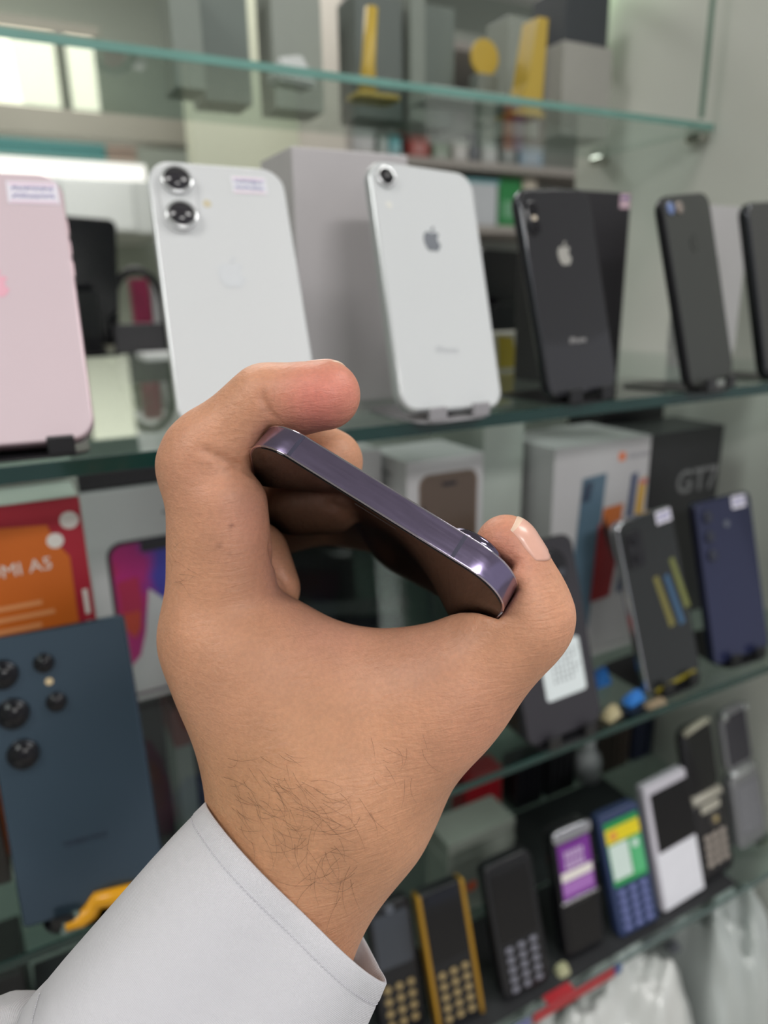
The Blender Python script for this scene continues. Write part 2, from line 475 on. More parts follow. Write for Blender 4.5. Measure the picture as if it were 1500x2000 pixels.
# fingernails, laid on the skin
NAIL = mat('fingernail', (222, 172, 154), 0.32, 0, 0.15, 0.05, 400)
NAILTIP = mat('fingernail_edge', (226, 196, 174), 0.35, 0, 0.1, 0.05, 400)
def nail(c, axis, nrm, ln, wd, tip=0.0011):
    ax = axis / np.linalg.norm(axis); n = nrm - ax * nrm.dot(ax); n /= np.linalg.norm(n); s = np.cross(ax, n)
    NU, NV = 15, 15
    V = []; keep = []
    us = np.linspace(-1, 1, NU); vs = np.linspace(-1, 1, NV)
    pts = []
    for v in vs:
        for u in us:
            half = wd / 2 * (1 - 0.10 * (v < 0) * v * v - 0.06 * max(v, 0) ** 4)
            bend = 0.12 * ln * (u * u)                       # rounded root and rounded free edge
            vv = v * ln / 2 + (bend if v < 0 else -bend * 1.3) * abs(v)
            pts.append(c + ax * vv + s * (u * half))
    pts = np.array(pts)
    # settle towards the skin along -n, curving down at the sides
    P = pts + n * 0.006
    for _ in range(30):
        P = P - n * np.clip(sd_base(P), -.002, .002)[:, None] * 0.7
    lift = 0.00042 * (1 - np.abs(np.tile(us, NV)) ** 6 * 0.85)
    vv_ = np.repeat(vs, NU); lift = lift * np.where(vv_ < -0.8, 0.45, 1)
    top = P + n * lift[:, None]; bot = P - n * 0.0006
    V = np.concatenate([top, bot]); F = []; FT = []
    N = NU * NV
    for j in range(NV - 1):
        for i in range(NU - 1):
            a = j * NU + i
            F.append((a, a + 1, a + 1 + NU, a + NU)); F.append((N + a, N + a + NU, N + a + 1 + NU, N + a + 1))
    ring = [i for i in range(NU)] + [j * NU + NU - 1 for j in range(1, NV)] + [(NV - 1) * NU + i for i in range(NU - 2, -1, -1)] + [j * NU for j in range(NV - 2, 0, -1)]
    for a, b in zip(ring, ring[1:] + ring[:1]): F.append((a, N + a, N + b, b))
    me = mesh('fingernail', to_world(V), F, True)
    me.materials.append(NAIL); me.materials.append(NAILTIP)
    bm = bmesh.new(); bm.from_mesh(me); bmesh.ops.recalc_face_normals(bm, faces=bm.faces); bm.to_mesh(me); bm.free()
    mi = [0] * len(me.polygons)
    for k, p in enumerate(me.polygons):
        if all((q % N) // NU >= NV - 2 for q in p.vertices): mi[k] = 1
    me.polygons.foreach_set('material_index', mi)
    o = obj('fingernail', me, None, person)
    return o
tb = THUMB[3][0]; tbax = THUMB[3][0] - THUMB[2][0]
o = nail(tb + np.array([.0030, .0008, .0005]), tbax, np.array([.86, .20, .46]), .0126, .0132)
o['label'] = 'thumb nail with pale free edge'
ix = INDEX[3][0]; ixax = INDEX[3][0] - INDEX[2][0]
o = nail(ix + np.array([.0002, .0, -.0010]), ixax, np.array([.05, .98, -.12]), .0105, .0104)
o['label'] = 'index finger nail seen edge-on'

# hair on the wrist and a little on the finger
rng = random.Random(5)
def in_poly(x, y, poly):
    c = False
    for (x0, y0), (x1, y1) in zip(poly, poly[1:] + poly[:1]):
        if (y0 > y) != (y1 > y) and x < (x1 - x0) * (y - y0) / (y1 - y0) + x0: c = not c
    return c
hairs = []
def sow(n, poly, a0, spread, l0, l1, r):
    xs = [p[0] for p in poly]; ys = [p[1] for p in poly]; k = 0
    while k < n:
        x, y = rng.uniform(min(xs), max(xs)), rng.uniform(min(ys), max(ys))
        if not in_poly(x, y, poly): continue
        k += 1
        a = math.radians(a0 + rng.gauss(0, spread)); ln = rng.uniform(l0, l1); curl = math.radians(rng.gauss(0, 30))
        hairs.append((x, y, a, ln, curl, r))
sow(64, [(430, 1480), (560, 1470), (640, 1560), (560, 1660), (470, 1640), (430, 1570)], 42, 16, 35, 78, .000027)
sow(34, [(470, 1540), (700, 1520), (740, 1600), (640, 1700), (560, 1690)], 30, 20, 40, 75, .000027)
sow(26, [(560, 1620), (720, 1570), (740, 1660), (660, 1790), (600, 1720)], 130, 26, 45, 95, .000032)
sow(12, [(700, 1440), (830, 1420), (830, 1520), (720, 1560)], 60, 25, 28, 60, .000026)
sow(9, [(325, 1060), (390, 1080), (380, 1130), (330, 1140)], 20, 22, 25, 45, .000022)
NS = 6
hx = []; hy = []
for (x, y, a, ln, curl, r) in hairs:
    for i in range(NS):
        t = i / (NS - 1); aa = a + curl * t
        hx.append(x + math.cos(aa) * ln * t); hy.append(y + math.sin(aa) * ln * t)
HP, HD = trace(hx, hy); HN = grad(HP)
V = []; F = []
for k, h in enumerate(hairs):
    sl = slice(k * NS, (k + 1) * NS)
    if np.abs(HD[sl]).max() > 1e-3: continue
    pts = HP[sl] + HN[sl] * (0.00005 + 0.0007 * np.linspace(0, 1, NS)[:, None] ** 0.7)
    me_ = tube_me([Vector(p) for p in pts], h[5], 3, taper=[1, 1, .95, .85, .65, .3])
    o0 = len(V)
    V += [tuple(v.co) for v in me_.vertices]; F += [tuple(o0 + q for q in p.vertices) for p in me_.polygons]
    bpy.data.meshes.remove(me_)
hair = obj('arm_hair', mesh('arm_hair', to_world(np.array(V)), F, True), mat('arm_hair', (62, 46, 36), 0.5), person)
hair['kind'] = 'stuff'; hair['label'] = 'sparse dark hairs on the wrist'

# shirt cuff and sleeve
def cloth_material(name, col, dens):
    m = bpy.data.materials.new(name); m.use_nodes = True
    nt = m.node_tree; L = nt.links; b = nt.nodes['Principled BSDF']
    uv = nt.nodes.new('ShaderNodeUVMap'); uv.uv_map = 'weave'
    def wave(direc):
        w = nt.nodes.new('ShaderNodeTexWave'); w.bands_direction = direc; w.inputs['Scale'].default_value = dens
        w.inputs['Distortion'].default_value = 1.2; w.inputs['Detail'].default_value = 2; w.inputs['Detail Scale'].default_value = 2.0
        L.new(uv.outputs[0], w.inputs['Vector']); return w
    wx, wy = wave('X'), wave('Y')
    mx = nt.nodes.new('ShaderNodeMath'); mx.operation = 'ADD'; L.new(wx.outputs['Fac'], mx.inputs[0]); L.new(wy.outputs['Fac'], mx.inputs[1])
    nz = nt.nodes.new('ShaderNodeTexNoise'); nz.inputs['Scale'].default_value = 30; L.new(uv.outputs[0], nz.inputs['Vector'])
    rp = nt.nodes.new('ShaderNodeMapRange'); rp.inputs[1].default_value = 0.2; rp.inputs[2].default_value = 1.6
    rp.inputs[3].default_value = 0.86; rp.inputs[4].default_value = 1.02; L.new(mx.outputs[0], rp.inputs[0])
    vm = nt.nodes.new('ShaderNodeVectorMath'); vm.operation = 'SCALE'; vm.inputs[0].default_value = rgb(*col)[:3]; L.new(rp.outputs[0], vm.inputs['Scale'])
    L.new(vm.outputs[0], b.inputs['Base Color'])
    b.inputs['Roughness'].default_value = 0.85; b.inputs['Sheen Weight'].default_value = 0.15
    b1 = nt.nodes.new('ShaderNodeBump'); b1.inputs['Strength'].default_value = 0.5; b1.inputs['Distance'].default_value = 0.0002
    L.new(mx.outputs[0], b1.inputs['Height'])
    b2 = nt.nodes.new('ShaderNodeBump'); b2.inputs['Strength'].default_value = 0.12; b2.inputs['Distance'].default_value = 0.002
    L.new(nz.outputs['Fac'], b2.inputs['Height']); L.new(b1.outputs['Normal'], b2.inputs['Normal'])
    L.new(b2.outputs['Normal'], b.inputs['Normal'])
    return m
CLOTH = cloth_material('white_cotton', (210, 209, 215), 92.0)
ca_ = np.array([-.655, -.675, .30]); ca_ /= np.linalg.norm(ca_)          # along the forearm, towards the elbow
cm_ = C(745, 1888, .2) - C(398, 1568, .2); cm_ -= ca_ * cm_.dot(ca_); CM = np.linalg.norm(cm_) / 2; cm_ /= np.linalg.norm(cm_)
cn_ = np.cross(ca_, cm_); cn_ = cn_ if cn_[2] > 0 else -cn_             # towards the viewer
E0 = C(574, 1728, .200)
def cuff_pt(ph, t, inset=0.0, bulge=0.0):
    """point of the sleeve at angle ph, t metres up the arm from the rim."""
    c, s = math.cos(ph), math.sin(ph)
    p = 2.5
    e = (abs(c) ** p + abs(s) ** p) ** (-1 / p)
    mj = CM + 0.07 * t + bulge - inset; mn = 0.0265 + 0.16 * t + bulge - inset
    wob = 0.0007 * math.sin(3 * ph + 25 * t) + 0.0005 * math.sin(7 * ph - 40 * t)
    tt = t
    if s < 0: tt = t - (0.010 * (-s) ** 0.6 * (0.55 - 0.45 * c)) * max(0, 1 - t / 0.03)     # the far side of the cuff reaches further down the hand
    return E0 + ca_ * tt + cm_ * (c * (mj * e + wob)) + cn_ * (s * (mn * e + wob)) + cm_ * (0.085 * t)
def loft(rings, name, closed=True):
    n = len(rings[0]); V = [p for r in rings for p in r]; F = []
    for j in range(len(rings) - 1):
        for k in range(n):
            k2 = (k + 1) % n
            F.append((j * n + k, j * n + k2, (j + 1) * n + k2, (j + 1) * n + k))
    me = mesh(name, to_world(np.array(V)), F, True)
    uv = me.uv_layers.new(name='weave')
    per = 0.20
    for pl in me.polygons:
        for li, vi in zip(pl.loop_indices, pl.vertices):
            j, k = divmod(vi, n)
            kk = k
            if k == 0 and any(v % n == n - 1 for v in pl.vertices): kk = n
            uv.data[li].uv = (kk / n * per * 10, TV[j] * 10)
    bm = bmesh.new(); bm.from_mesh(me); bmesh.ops.recalc_face_normals(bm, faces=bm.faces); bm.to_mesh(me); bm.free()
    return me
NPH = 96
def ring(t, inset=0.0, bulge=0.0): return [cuff_pt(2 * math.pi * k / NPH, t, inset, bulge) for k in range(NPH)]
prof = [(0.045, .0016, 0), (0.025, .0014, 0), (0.008, .0014, 0), (0.0012, .0013, 0), (0.0002, .0009, 0), (0.0, .0005, 0), (0.0004, .0001, 0), (0.002, 0, 0), (0.0042, -.0002, 0), (0.0052, .0001, 0), (0.0062, -.0001, 0),
        (0.012, -.0004, 0), (0.02, -.0006, 0), (0.03, -.0006, 0), (0.042, -.0005, 0), (0.052, -.0003, 0), (0.0575, .0, 0), (0.0582, .0003, 0), (0.0590, .0, 0), (0.063, -.0001, 0), (0.0652, .0003, 0), (0.066, .0012, 0), (0.064, .0022, 0)]
TV = [p[0] for p in prof]
cuff = obj('shirt_cuff', loft([ring(t, ins) for t, ins, _ in prof], 'shirt_cuff'), CLOTH, person)
cuff['label'] = 'crisp white cotton shirt cuff with a stitched edge'
prof2 = [(0.060, .0040, 0), (0.064, .0026, 0), (0.066, .0006, 0), (0.068, 0, .0022), (0.072, 0, .0052), (0.080, 0, .0082), (0.092, 0, .0100), (0.12, 0, .011), (0.16, 0, .012), (0.21, 0, .013)]
TV = [p[0] for p in prof2]
rr = []
for t, ins, bg in prof2:
    rg = []
    for k in range(NPH):
        ph = 2 * math.pi * k / NPH
        rg.append(cuff_pt(ph, t, ins, bg * (1 + 0.35 * math.sin(9 * ph + 1.3) + 0.25 * math.sin(14 * ph))))
    rr.append(rg)
sleeve = obj('shirt_sleeve', loft(rr, 'shirt_sleeve'), CLOTH, person)
sleeve['label'] = 'gathered white sleeve behind the cuff'
V = []; F = []
for t in (0.0052, 0.0582):
    n = 92 if t < .01 else 110
    for k in range(n):
        a0 = math.pi * (0.02 + 0.96 * k / n); a1 = a0 + math.pi * 0.0062
        pts = [Vector(cuff_pt(a0 + (a1 - a0) * q / 2, t, -0.0000)) + Vector(cn_) * 0.0001 for q in range(3)]
        me_ = tube_me(pts, .00013, 4); o0 = len(V)
        V += [tuple(v.co) for v in me_.vertices]; F += [tuple(o0 + q for q in p.vertices) for p in me_.polygons]
        bpy.data.meshes.remove(me_)
st = obj('stitching', mesh('stitching', to_world(np.array(V)), F, True), mat('thread', (206, 205, 212), 0.8), cuff); st['kind'] = 'stuff'

# ------------------------------------------------------------------ the phone in the hand
M = Matrix([list(map(float, ph_x)), list(map(float, ph_y)), list(map(float, ph_z))]).transposed().to_4x4(); M.translation = Vector([float(v) for v in ph_o])
CAMW = Matrix.Translation((0, 0, EYE)) @ ROT.to_4x4()
held = empty('smartphone', 'dark purple metal-framed smartphone held edge-on in the hand', 'smartphone', CAMW @ M)
def metal_material():
    m = mat('purple_steel', (150, 138, 172), 0.16, 1.0, 0, 0.10, 220)
    nt = m.node_tree; b = nt.nodes['Principled BSDF']
    tc = nt.nodes.new('ShaderNodeTexCoord'); mp = nt.nodes.new('ShaderNodeMapping'); mp.inputs['Scale'].default_value = (60, 900, 900)
    nz = nt.nodes.new('ShaderNodeTexNoise'); nz.inputs['Scale'].default_value = 1.0; nz.inputs['Detail'].default_value = 4
    nt.links.new(tc.outputs['Object'], mp.inputs[0]); nt.links.new(mp.outputs[0], nz.inputs['Vector'])
    rp = nt.nodes.new('ShaderNodeMapRange'); rp.inputs[3].default_value = 0.10; rp.inputs[4].default_value = 0.30
    nt.links.new(nz.outputs['Fac'], rp.inputs[0]); nt.links.new(rp.outputs[0], b.inputs['Roughness'])
    return m
STEEL = metal_material()
obj('frame', slab_me(PH_W, PH_L, PH_T - .0006, PH_R, .00035, segs=14, z0=-PH_L, y0=.0003), STEEL, held)
SCR = mat('black_screen_glass', (5, 5, 7), 0.035, 0, 0.0, 0.02, 100, spec=0.40)
scr = obj('screen', slab_me(PH_W - .0010, PH_L - .0010, .0006, PH_R - .0005, .00025, segs=14, z0=-PH_L + .0005, y0=0.0), SCR, held)
obj('earpiece', slab_me(.012, .0006, .00005, .0003, .00001, z0=-.0026, y0=-.00003), mat('earpiece_mesh', (30, 30, 34), .6), scr)
obj('back_glass', slab_me(PH_W - .0012, PH_L - .0012, .0005, PH_R - .0006, .0002, segs=14, z0=-PH_L + .0006, y0=PH_T - .0005), mat('purple_frosted_glass', (84, 76, 100), .35), held)
EDGE = mat('polished_edge', (206, 198, 214), 0.08, 1.0)
def rim_me(y, r):
    pts = []
    for cx, cz, a0 in ((PH_W / 2 - PH_R, -PH_R, 0), (-PH_W / 2 + PH_R, -PH_R, 90), (-PH_W / 2 + PH_R, -PH_L + PH_R, 180), (PH_W / 2 - PH_R, -PH_L + PH_R, 270)):
        for k in range(15):
            a = math.radians(a0 + 6 * k + 3); pts.append((cx + (PH_R - .00012) * math.cos(a), y, cz + (PH_R - .00012) * math.sin(a)))
    pts.append(pts[0])
    return tube_me(pts, r, 6, 'rim')
obj('screen_rim', rim_me(.00045, .00026), EDGE, held)
obj('back_rim', rim_me(PH_T - .00045, .00026), EDGE, held)
ANT = mat('antenna_band', (52, 50, 70), 0.45)
for ax_ in (.0212, -.0262):
    obj('antenna_band', box_me(ax_ - .0005, ax_ + .0005, .0007, PH_T - .0007, -.0010, .00003), ANT, held)
plat = obj('camera_plateau', slab_me(.039, .040, .0018, .010, .0006, segs=8, z0=-.0435, y0=PH_T - .0002), mat('purple_gloss_glass', (70, 64, 86), .12), held)
plat.location.x = PH_W / 2 - .0235
for lx, lz in ((.0092, -.0135), (.0092, -.0325), (-.0100, -.0230)):
    rg = obj('lens_ring', lathe_me([(.0060, PH_T + .0012), (.0082, PH_T + .0012), (.0083, PH_T + .0034), (.0080, PH_T + .0040), (.0072, PH_T + .0041), (.0070, PH_T + .0036)], 36), mat('lens_ring_steel', (120, 112, 136), .12, 1.0), held)
    rg.location = (PH_W / 2 - .0235 + lx, 0, lz)
    lg = obj('lens_glass', lathe_me([(.0001, PH_T + .0030), (.0071, PH_T + .0030), (.0071, PH_T + .0037), (.0001, PH_T + .0037)], 32), SCR, rg)
# ------------------------------------------------------------------ the shop: floor, ceiling, display cabinet
def bx(name, x0, x1, y0, y1, z0, z1, m, parent=None, bev=0.0):
    """A box given by its extents (z from the eye level); origin at its base."""
    c = ((x0 + x1) / 2, (y0 + y1) / 2, z0 + EYE)
    me = box_me(x0 - c[0], x1 - c[0], y0 - c[1], y1 - c[1], 0, z1 - z0, bev, name)
    o = obj(name, me, m)
    if parent is None: o.location = c
    else:
        o.parent = parent; o.location = Vector(c) - parent.location
    return o
FLOOR_Z = -EYE
struct(bx('floor', -2.5, 4.5, -2.6, 4.2, FLOOR_Z - .05, FLOOR_Z, mat('floor_tile', (168, 164, 156), .35, 0, 0, .08, 3)))
struct(bx('ceiling', -2.5, 4.5, -2.6, 4.2, 1.25, 1.30, mat('ceiling_white', (226, 226, 222), .9)))
LAMP = mat('lamp_diffuser', (255, 252, 244), .5, emit=3.0)
LFR = mat('lamp_frame', (210, 210, 208), .4)
for i, (lx, ly, lz) in enumerate(LAMPS):
    t = empty('ceiling_light', ['white ceiling lamp left of the display', 'white ceiling lamp right of the display', 'white ceiling lamp behind the photographer', 'white ceiling lamp deep in the shop'][i], 'lamp', Matrix.Translation((lx, ly, lz)), 'ceiling lamps')
    obj('lamp_frame', box_me(-.48, .48, -.26, .26, .0, .03, .004), LFR, t)
    obj('diffuser', box_me(-.45, .45, -.23, .23, -.004, .001), LAMP, t)

WHITE_PANEL = mat('white_laminate', (220, 221, 214), .30, 0, 0, .02, 8, bump=.02, bscale=40)
struct(bx('wall_right', .700, .716, .30, .775, -EYE, .62, WHITE_PANEL), 'white laminate side panel of the display cabinet')
struct(bx('wall_back', -.45, .698, .765, .775, -EYE, -.135, mat('grey_laminate', (176, 180, 174), .35, 0, 0, .03, 8)), 'pale grey back panel below the display')
GLASS = glass_mat('shelf_glass', (.83, .89, .87, 1))
GEDGE_D = mat('glass_edge_dark', (14, 52, 48), .12, 0, .3, .25, 30)
GEDGE_L = mat('glass_edge_pale', (112, 158, 148), .12, 0, .3, .15, 30)
CLIP = mat('steel_clip', (186, 184, 176), .18, 1.0)
S1, S2, S3, SU = -.070, -.332, -.592, .160
def shelf(label, x0, x1, y0, y1, top, th, edge, clips=(), bottom_only=False):
    t = empty('glass_shelf', label, 'shelf', Matrix.Translation(((x0 + x1) / 2, (y0 + y1) / 2, top - th + EYE)), None)
    w, d = (x1 - x0) / 2, (y1 - y0) / 2
    obj('pane', box_me(-w, w, -d + .0012, d, 0, th), GLASS, t)
    obj('front_edge', box_me(-w, w, -d, -d + .0012, 0, th, .0003), edge, t)
    for cx, cy in clips:
        c = obj('shelf_clip', box_me(-.012, .002, -.010, .010, -.010, -.0006, .002), CLIP, t); c.location = (cx - (x0 + x1) / 2, cy - (y0 + y1) / 2, 0)
    return t
shelf('clear glass shelf holding the pink and white phones', -.45, .698, .355, 1.15, S1, .008, GEDGE_D, ((.697, .40), (.697, .70)))
shelf('glass shelf in the middle carrying phone boxes', -.45, .698, .355, .615, S2, .006, GEDGE_D, ((.697, .40),))
shelf('lowest glass shelf under the old keypad phones', -.45, .698, .355, .740, S3, .006, mat('glass_edge_mid', (70, 92, 92), .15, 0, .3, .2, 30), ((.697, .40),))
shelf('topmost greenish glass shelf above the white phones', -.45, .698, .568, .742, SU + .006, .006, GEDGE_L, ((.697, .583), (.697, .725)))
tag(bx('shelf_rail', -.45, .698, .6155, .624, S2 - .012, S2 + .004, mat('brushed_rail', (176, 176, 170), .3, .6), bev=.001), 'thin silver rail along the back of the middle shelf', 'rail')
tag(bx('glass_strip', .664, .6675, .556, .560, SU + .0065, .60, glass_mat('strip_glass', (.55, .66, .62, 1))), 'narrow upright glass strip by the side panel', 'glass strip')
deck = bx('cabinet_base', -.45, .699, .33, .764, -EYE, -.790, mat('cabinet_white', (188, 190, 188), .4))
tag(deck, 'white base cabinet below the lowest shelf', 'cabinet')

# ------------------------------------------------------------------ phones on the shelves
LENS = mat('lens_black', (22, 21, 26), .22, 0, 0, .04, 60, spec=.35)
LOGO_PTS = [(0, .30), (.08, .335), (.2, .37), (.32, .33), (.40, .25), (.33, .19), (.29, .1), (.285, 0), (.33, -.1), (.42, -.17), (.37, -.3), (.28, -.43),
            (.18, -.5), (.08, -.48), (0, -.455), (-.08, -.48), (-.18, -.5), (-.28, -.43), (-.38, -.26), (-.43, -.05), (-.42, .12), (-.35, .27), (-.24, .36), (-.12, .36)]
LEAF_PTS = [(0, .385), (.01, .48), (.08, .57), (.19, .61), (.18, .5), (.11, .41)]
def logo(parent, size, z, m):
    o = obj('fruit_logo', flat_me([(x * size, z + y * size) for x, y in LOGO_PTS], -.0001), m, parent)
    obj('fruit_logo_leaf', flat_me([(x * size, z + y * size) for x, y in LEAF_PTS], -.0001), m, o)
def disc(name, parent, r, x, z, y0, y1, m, bev=.0004, n=28):
    o = obj(name, lathe_me([(max(r - bev, 1e-4), y0), (r, y0 + bev), (r, y1)], n), m, parent); o.location = (x, 0, z)
    return o
def scribble(parent, x0, x1, z, amp, m, seed, y=-.0004, r=.00022):
    rg = random.Random(seed); pts = []; n = 26
    for i in range(n): pts.append((x0 + (x1 - x0) * i / (n - 1) + rg.uniform(-.0004, .0004), y, z + amp * (1 if i % 2 else -1) * rg.uniform(.4, 1)))
    return obj('handwriting', tube_me(pts, r, 4), m, parent)
INK = mat('blue_ink', (92, 92, 190), .6)
PAPER = mat('sticker_paper', (226, 222, 232), .6)
def sticker(parent, x, z, w, h, lines=2, seed=1, border=True, m=PAPER, y=-.0002, ink=INK):
    s = obj('price_sticker', flat_me(rect(x - w / 2, x + w / 2, z - h / 2, z + h / 2), y, .0001), m, parent)
    if border:
        for k, (a, b) in enumerate(((z + h * .36, z + h * .40), (z - h * .44, z - h * .40))):
            obj('printed_line', flat_me(rect(x - w * .46, x + w * .46, a, b), y - .0001, .00005), mat('pink_line', (232, 176, 202), .6), s)
    for k in range(lines):
        scribble(s, x - w * .40, x + w * .40, z + h * (.2 - .36 * k), h * .12, ink, seed + k, y - .0003)
    return s
def phone(label, M, w, h, t, r, back, side, edge=.0012, backrough=None, screen=True, group='phones standing on the glass shelves'):
    e = empty('smartphone', label, 'smartphone', M, group)
    obj('frame', slab_me(w, h, t, r, edge, segs=9, n=4, y0=.0002), side, e)
    ins = edge * .55
    obj('back_panel', slab_me(w - 2 * ins, h - 2 * ins, .0012, r - ins, .0006, segs=9, n=3, z0=ins, y0=0), back, e)
    if screen: obj('screen', slab_me(w - .003, h - .003, .0006, r - .0015, .0002, segs=8, n=2, z0=.0015, y0=t + .0001), SCR, e)
    return e
def stand(label, M, m, w=.05, lip=.009, depth=.07, up=.085, lean=15, group='phone stands'):
    """Little easel: foot plate on the shelf, rear strut along the phone, two lips. y = away from the viewer."""
    e = empty('phone_stand', label, 'stand', M, group)
    obj('base', slab_me(w, depth, .0012, .012, .0004, segs=6), m, e).matrix_local = Matrix.Translation((0, -.006, .0)) @ Matrix.Rotation(math.radians(-90), 4, 'X') @ Matrix.Translation((0, -.0012, 0))
    L_ = math.radians(lean)
    strut = obj('back_support', slab_me(w * .55, up, .003, .008, .001, segs=5), m, e)
    strut.matrix_local = Matrix.Translation((0, .0112 / math.cos(L_), .002)) @ Matrix.Rotation(-L_, 4, 'X')
    for s in (-1, 1):
        l = obj('lip', box_me(-.006, .006, -.0030, 0, 0, lip, .0008), m, e); l.location = (s * w * .30, -.0035, .0012)
    return e
def stand_at(label, c, yaw, m, **k):
    a = math.radians(yaw)
    return stand(label, Matrix.Translation((c[0], c[1], c[2] + EYE)) @ Matrix.Rotation(a, 4, 'Z'), m, **k)
STAND_B = mat('black_plastic', (24, 24, 27), .35)
STAND_G = mat('clear_grey_plastic', (150, 148, 152), .25)

# 1 pink
PINK = mat('pink_frosted_glass', (208, 190, 197), .32, 0, 0, .02, 20)
p = phone('pale pink smartphone with a handwritten sticker, cut by the frame', frame((.0026, .3697, -.0630), (.995, -.095, .0), (.051, .505, .862)), .0716, .1476, .0078, .0115, PINK, mat('pink_aluminium', (214, 188, 196), .35, .7), edge=.0016)
sticker(p, .0215, .1355, .024, .013, 2, 11)
logo(p, .0135, .083, mat('pink_logo', (232, 176, 192), .25))
for z in (.118, .106, .094): obj('side_button', box_me(.0355, .0362, .0028, .0048, z - .004, z + .004, .0003), mat('pink_aluminium', (214, 188, 196)), p)
b = obj('camera_plateau', slab_me(.020, .038, .0018, .010, .0007, z0=.104, y0=-.0016), PINK, p); b.location.x = -.023
for z in (.114, .132): disc('camera_lens', p, .0072, -.023, z, -.0032, -.001, LENS)
stand_at('black stand under the pink phone', (.004, 0.3697, S1 + .0002), -5, STAND_B, w=.062, lean=30.5)

# 2 white, two lenses
WHT = mat('white_frosted_glass', (208, 210, 212), .28, 0, 0, .015, 20)
WAL = mat('white_aluminium', (206, 210, 212), .3, .6)
p = phone('white smartphone with two stacked black camera lenses', frame((.1118, .3497, -.0630), (.992, -.12, -.030), (.074, .467, .881)), .0735, .1515, .0080, .0125, WHT, WAL, edge=.0016)
b = obj('camera_plateau', slab_me(.0185, .0395, .0016, .0092, .0008, segs=10, z0=.1085, y0=-.0014), WHT, p); b.location.x = -.0225
for k, (lx, lz) in enumerate(((-.0222, .1385), (-.0222, .1180))):
    rg = obj('lens_ring', lathe_me([(.0070, -.0038), (.0079, -.0038), (.0083, -.0032), (.0083, -.0010)], 36), mat('lens_ring_white', (214, 216, 218), .2, .6), p); rg.location = (lx, 0, lz)
    obj('camera_lens', lathe_me([(.0001, -.0042), (.0066, -.0042), (.0068, -.0030)], 32), mat('lens_dark', (44, 42, 48), .12, 0, .3), rg)
disc('flash', p, .0024, -.0078, .1270, -.0003, .0002, mat('flash_amber', (206, 196, 170), .25))
sticker(p, .0165, .1395, .019, .0105, 2, 31, m=mat('sticker_white', (226, 226, 232), .6))
logo(p, .0165, .086, mat('white_logo', (208, 211, 215), .16))
stand_at('dark stand half hidden behind the hand', (.110, 0.3497, S1 + .0002), -8, STAND_B, w=.06, lean=28)

# 3 white, one lens
p = phone('white smartphone with a single lens and a grey logo', frame((.2336, .3494, -.0643), (.999, .046, .010), (.041, .326, .945)), .0731, .1456, .0083, .0115, mat('white_gloss_glass', (208, 211, 213), .06, 0, 0, .015, 20, spec=.6), WAL, edge=.0022)
rg = obj('lens_ring', lathe_me([(.0050, -.0018), (.0060, -.0018), (.0064, -.0012), (.0064, .0004)], 32), mat('lens_ring_white', (214, 216, 218)), p); rg.location = (-.0262, 0, .1355)
obj('camera_lens', lathe_me([(.0001, -.0022), (.0047, -.0022), (.0049, -.0010)], 28), LENS, rg)
disc('flash', p, .0022, -.0262, .1195, -.0003, .0002, mat('flash_pale', (212, 212, 206), .3))
logo(p, .0135, .1010, mat('grey_logo', (150, 155, 164), .15, .6))
o = obj('lettering', text_me('iPhone', .0058), mat('grey_print', (176, 179, 184), .4), p); o.location = (.0, -.0001, .0355)
stand_at('grey plastic stand under the white single-lens phone', (.2330, 0.3494, S1 + .0002), 3, STAND_G, w=.052, lip=.008, lean=19)

# 4 black gloss
BLK = mat('black_gloss_glass', (42, 42, 46), .05, 0, 0, .03, 20, spec=.7)
BLS = mat('dark_steel', (70, 72, 76), .2, 1.0)
p = phone('glossy black smartphone with silver fruit logo in front of a black box', frame((.3445, .3595, -.0648), (.994, .087, .035), (-.075, .225, .97)), .0662, .1338, .0077, .0105, BLK, BLS, edge=.0024)
b = obj('camera_plateau', slab_me(.0105, .0215, .0016, .0052, .0007, z0=.1040, y0=-.0014), BLK, p); b.location.x = -.0232
for z in (.1198, .1092): disc('camera_lens', p, .0040, -.0232, z, -.0024, -.001, LENS)
disc('flash', p, .0022, -.0232, .1145, -.0020, -.001, mat('flash_bright', (206, 194, 176), .3))
logo(p, .0140, .0915, mat('silver_logo', (196, 194, 188), .2, .5))
o = obj('lettering', text_me('iPhone', .0056), mat('silver_print', (170, 168, 168), .4), p); o.location = (.0, -.0001, .0360)
stand_at('black stand under the glossy black phone', (.3440, 0.3595, S1 + .0002), 5, STAND_B, w=.05, lean=13)

# 5 small black matte
p = phone('small matte black smartphone near the right side panel', frame((.4598, .3508, -.0640), (.98, .195, .020), (-.150, .182, .97)), .0645, .1325, .0071, .0105, mat('black_anodised', (62, 64, 62), .42, .3, 0, .03, 20), mat('black_frame', (34, 34, 38), .35, .5), edge=.0020)
for x, c in ((-.0245, (120, 140, 190)), (-.0130, (150, 138, 132))): disc('camera_lens', p, .0042, x, .1235, -.0012, .0004, mat('lens_%d' % c[0], c, .12, .4, .5))
logo(p, .0115, .0985, mat('dark_logo', (40, 42, 40), .12))
stand_at('black stand under the small matte phone', (.4595, 0.3508, S1 + .0002), 11, STAND_B, w=.05, up=.095, lean=11)

# 6 at the frame edge
p = phone('black smartphone at the right edge of the picture', frame((.5660, .3660, -.0648), (.98, .195, .0), (-.12, .182, .97)), .0700, .1340, .0078, .0105, BLK, BLS, edge=.002)
logo(p, .0125, .09, mat('silver_logo', (196, 194, 188)))
stand_at('black stand by the right edge of the picture', (.5655, 0.3660, S1 + .0002), 11, STAND_B, w=.052, lean=11)

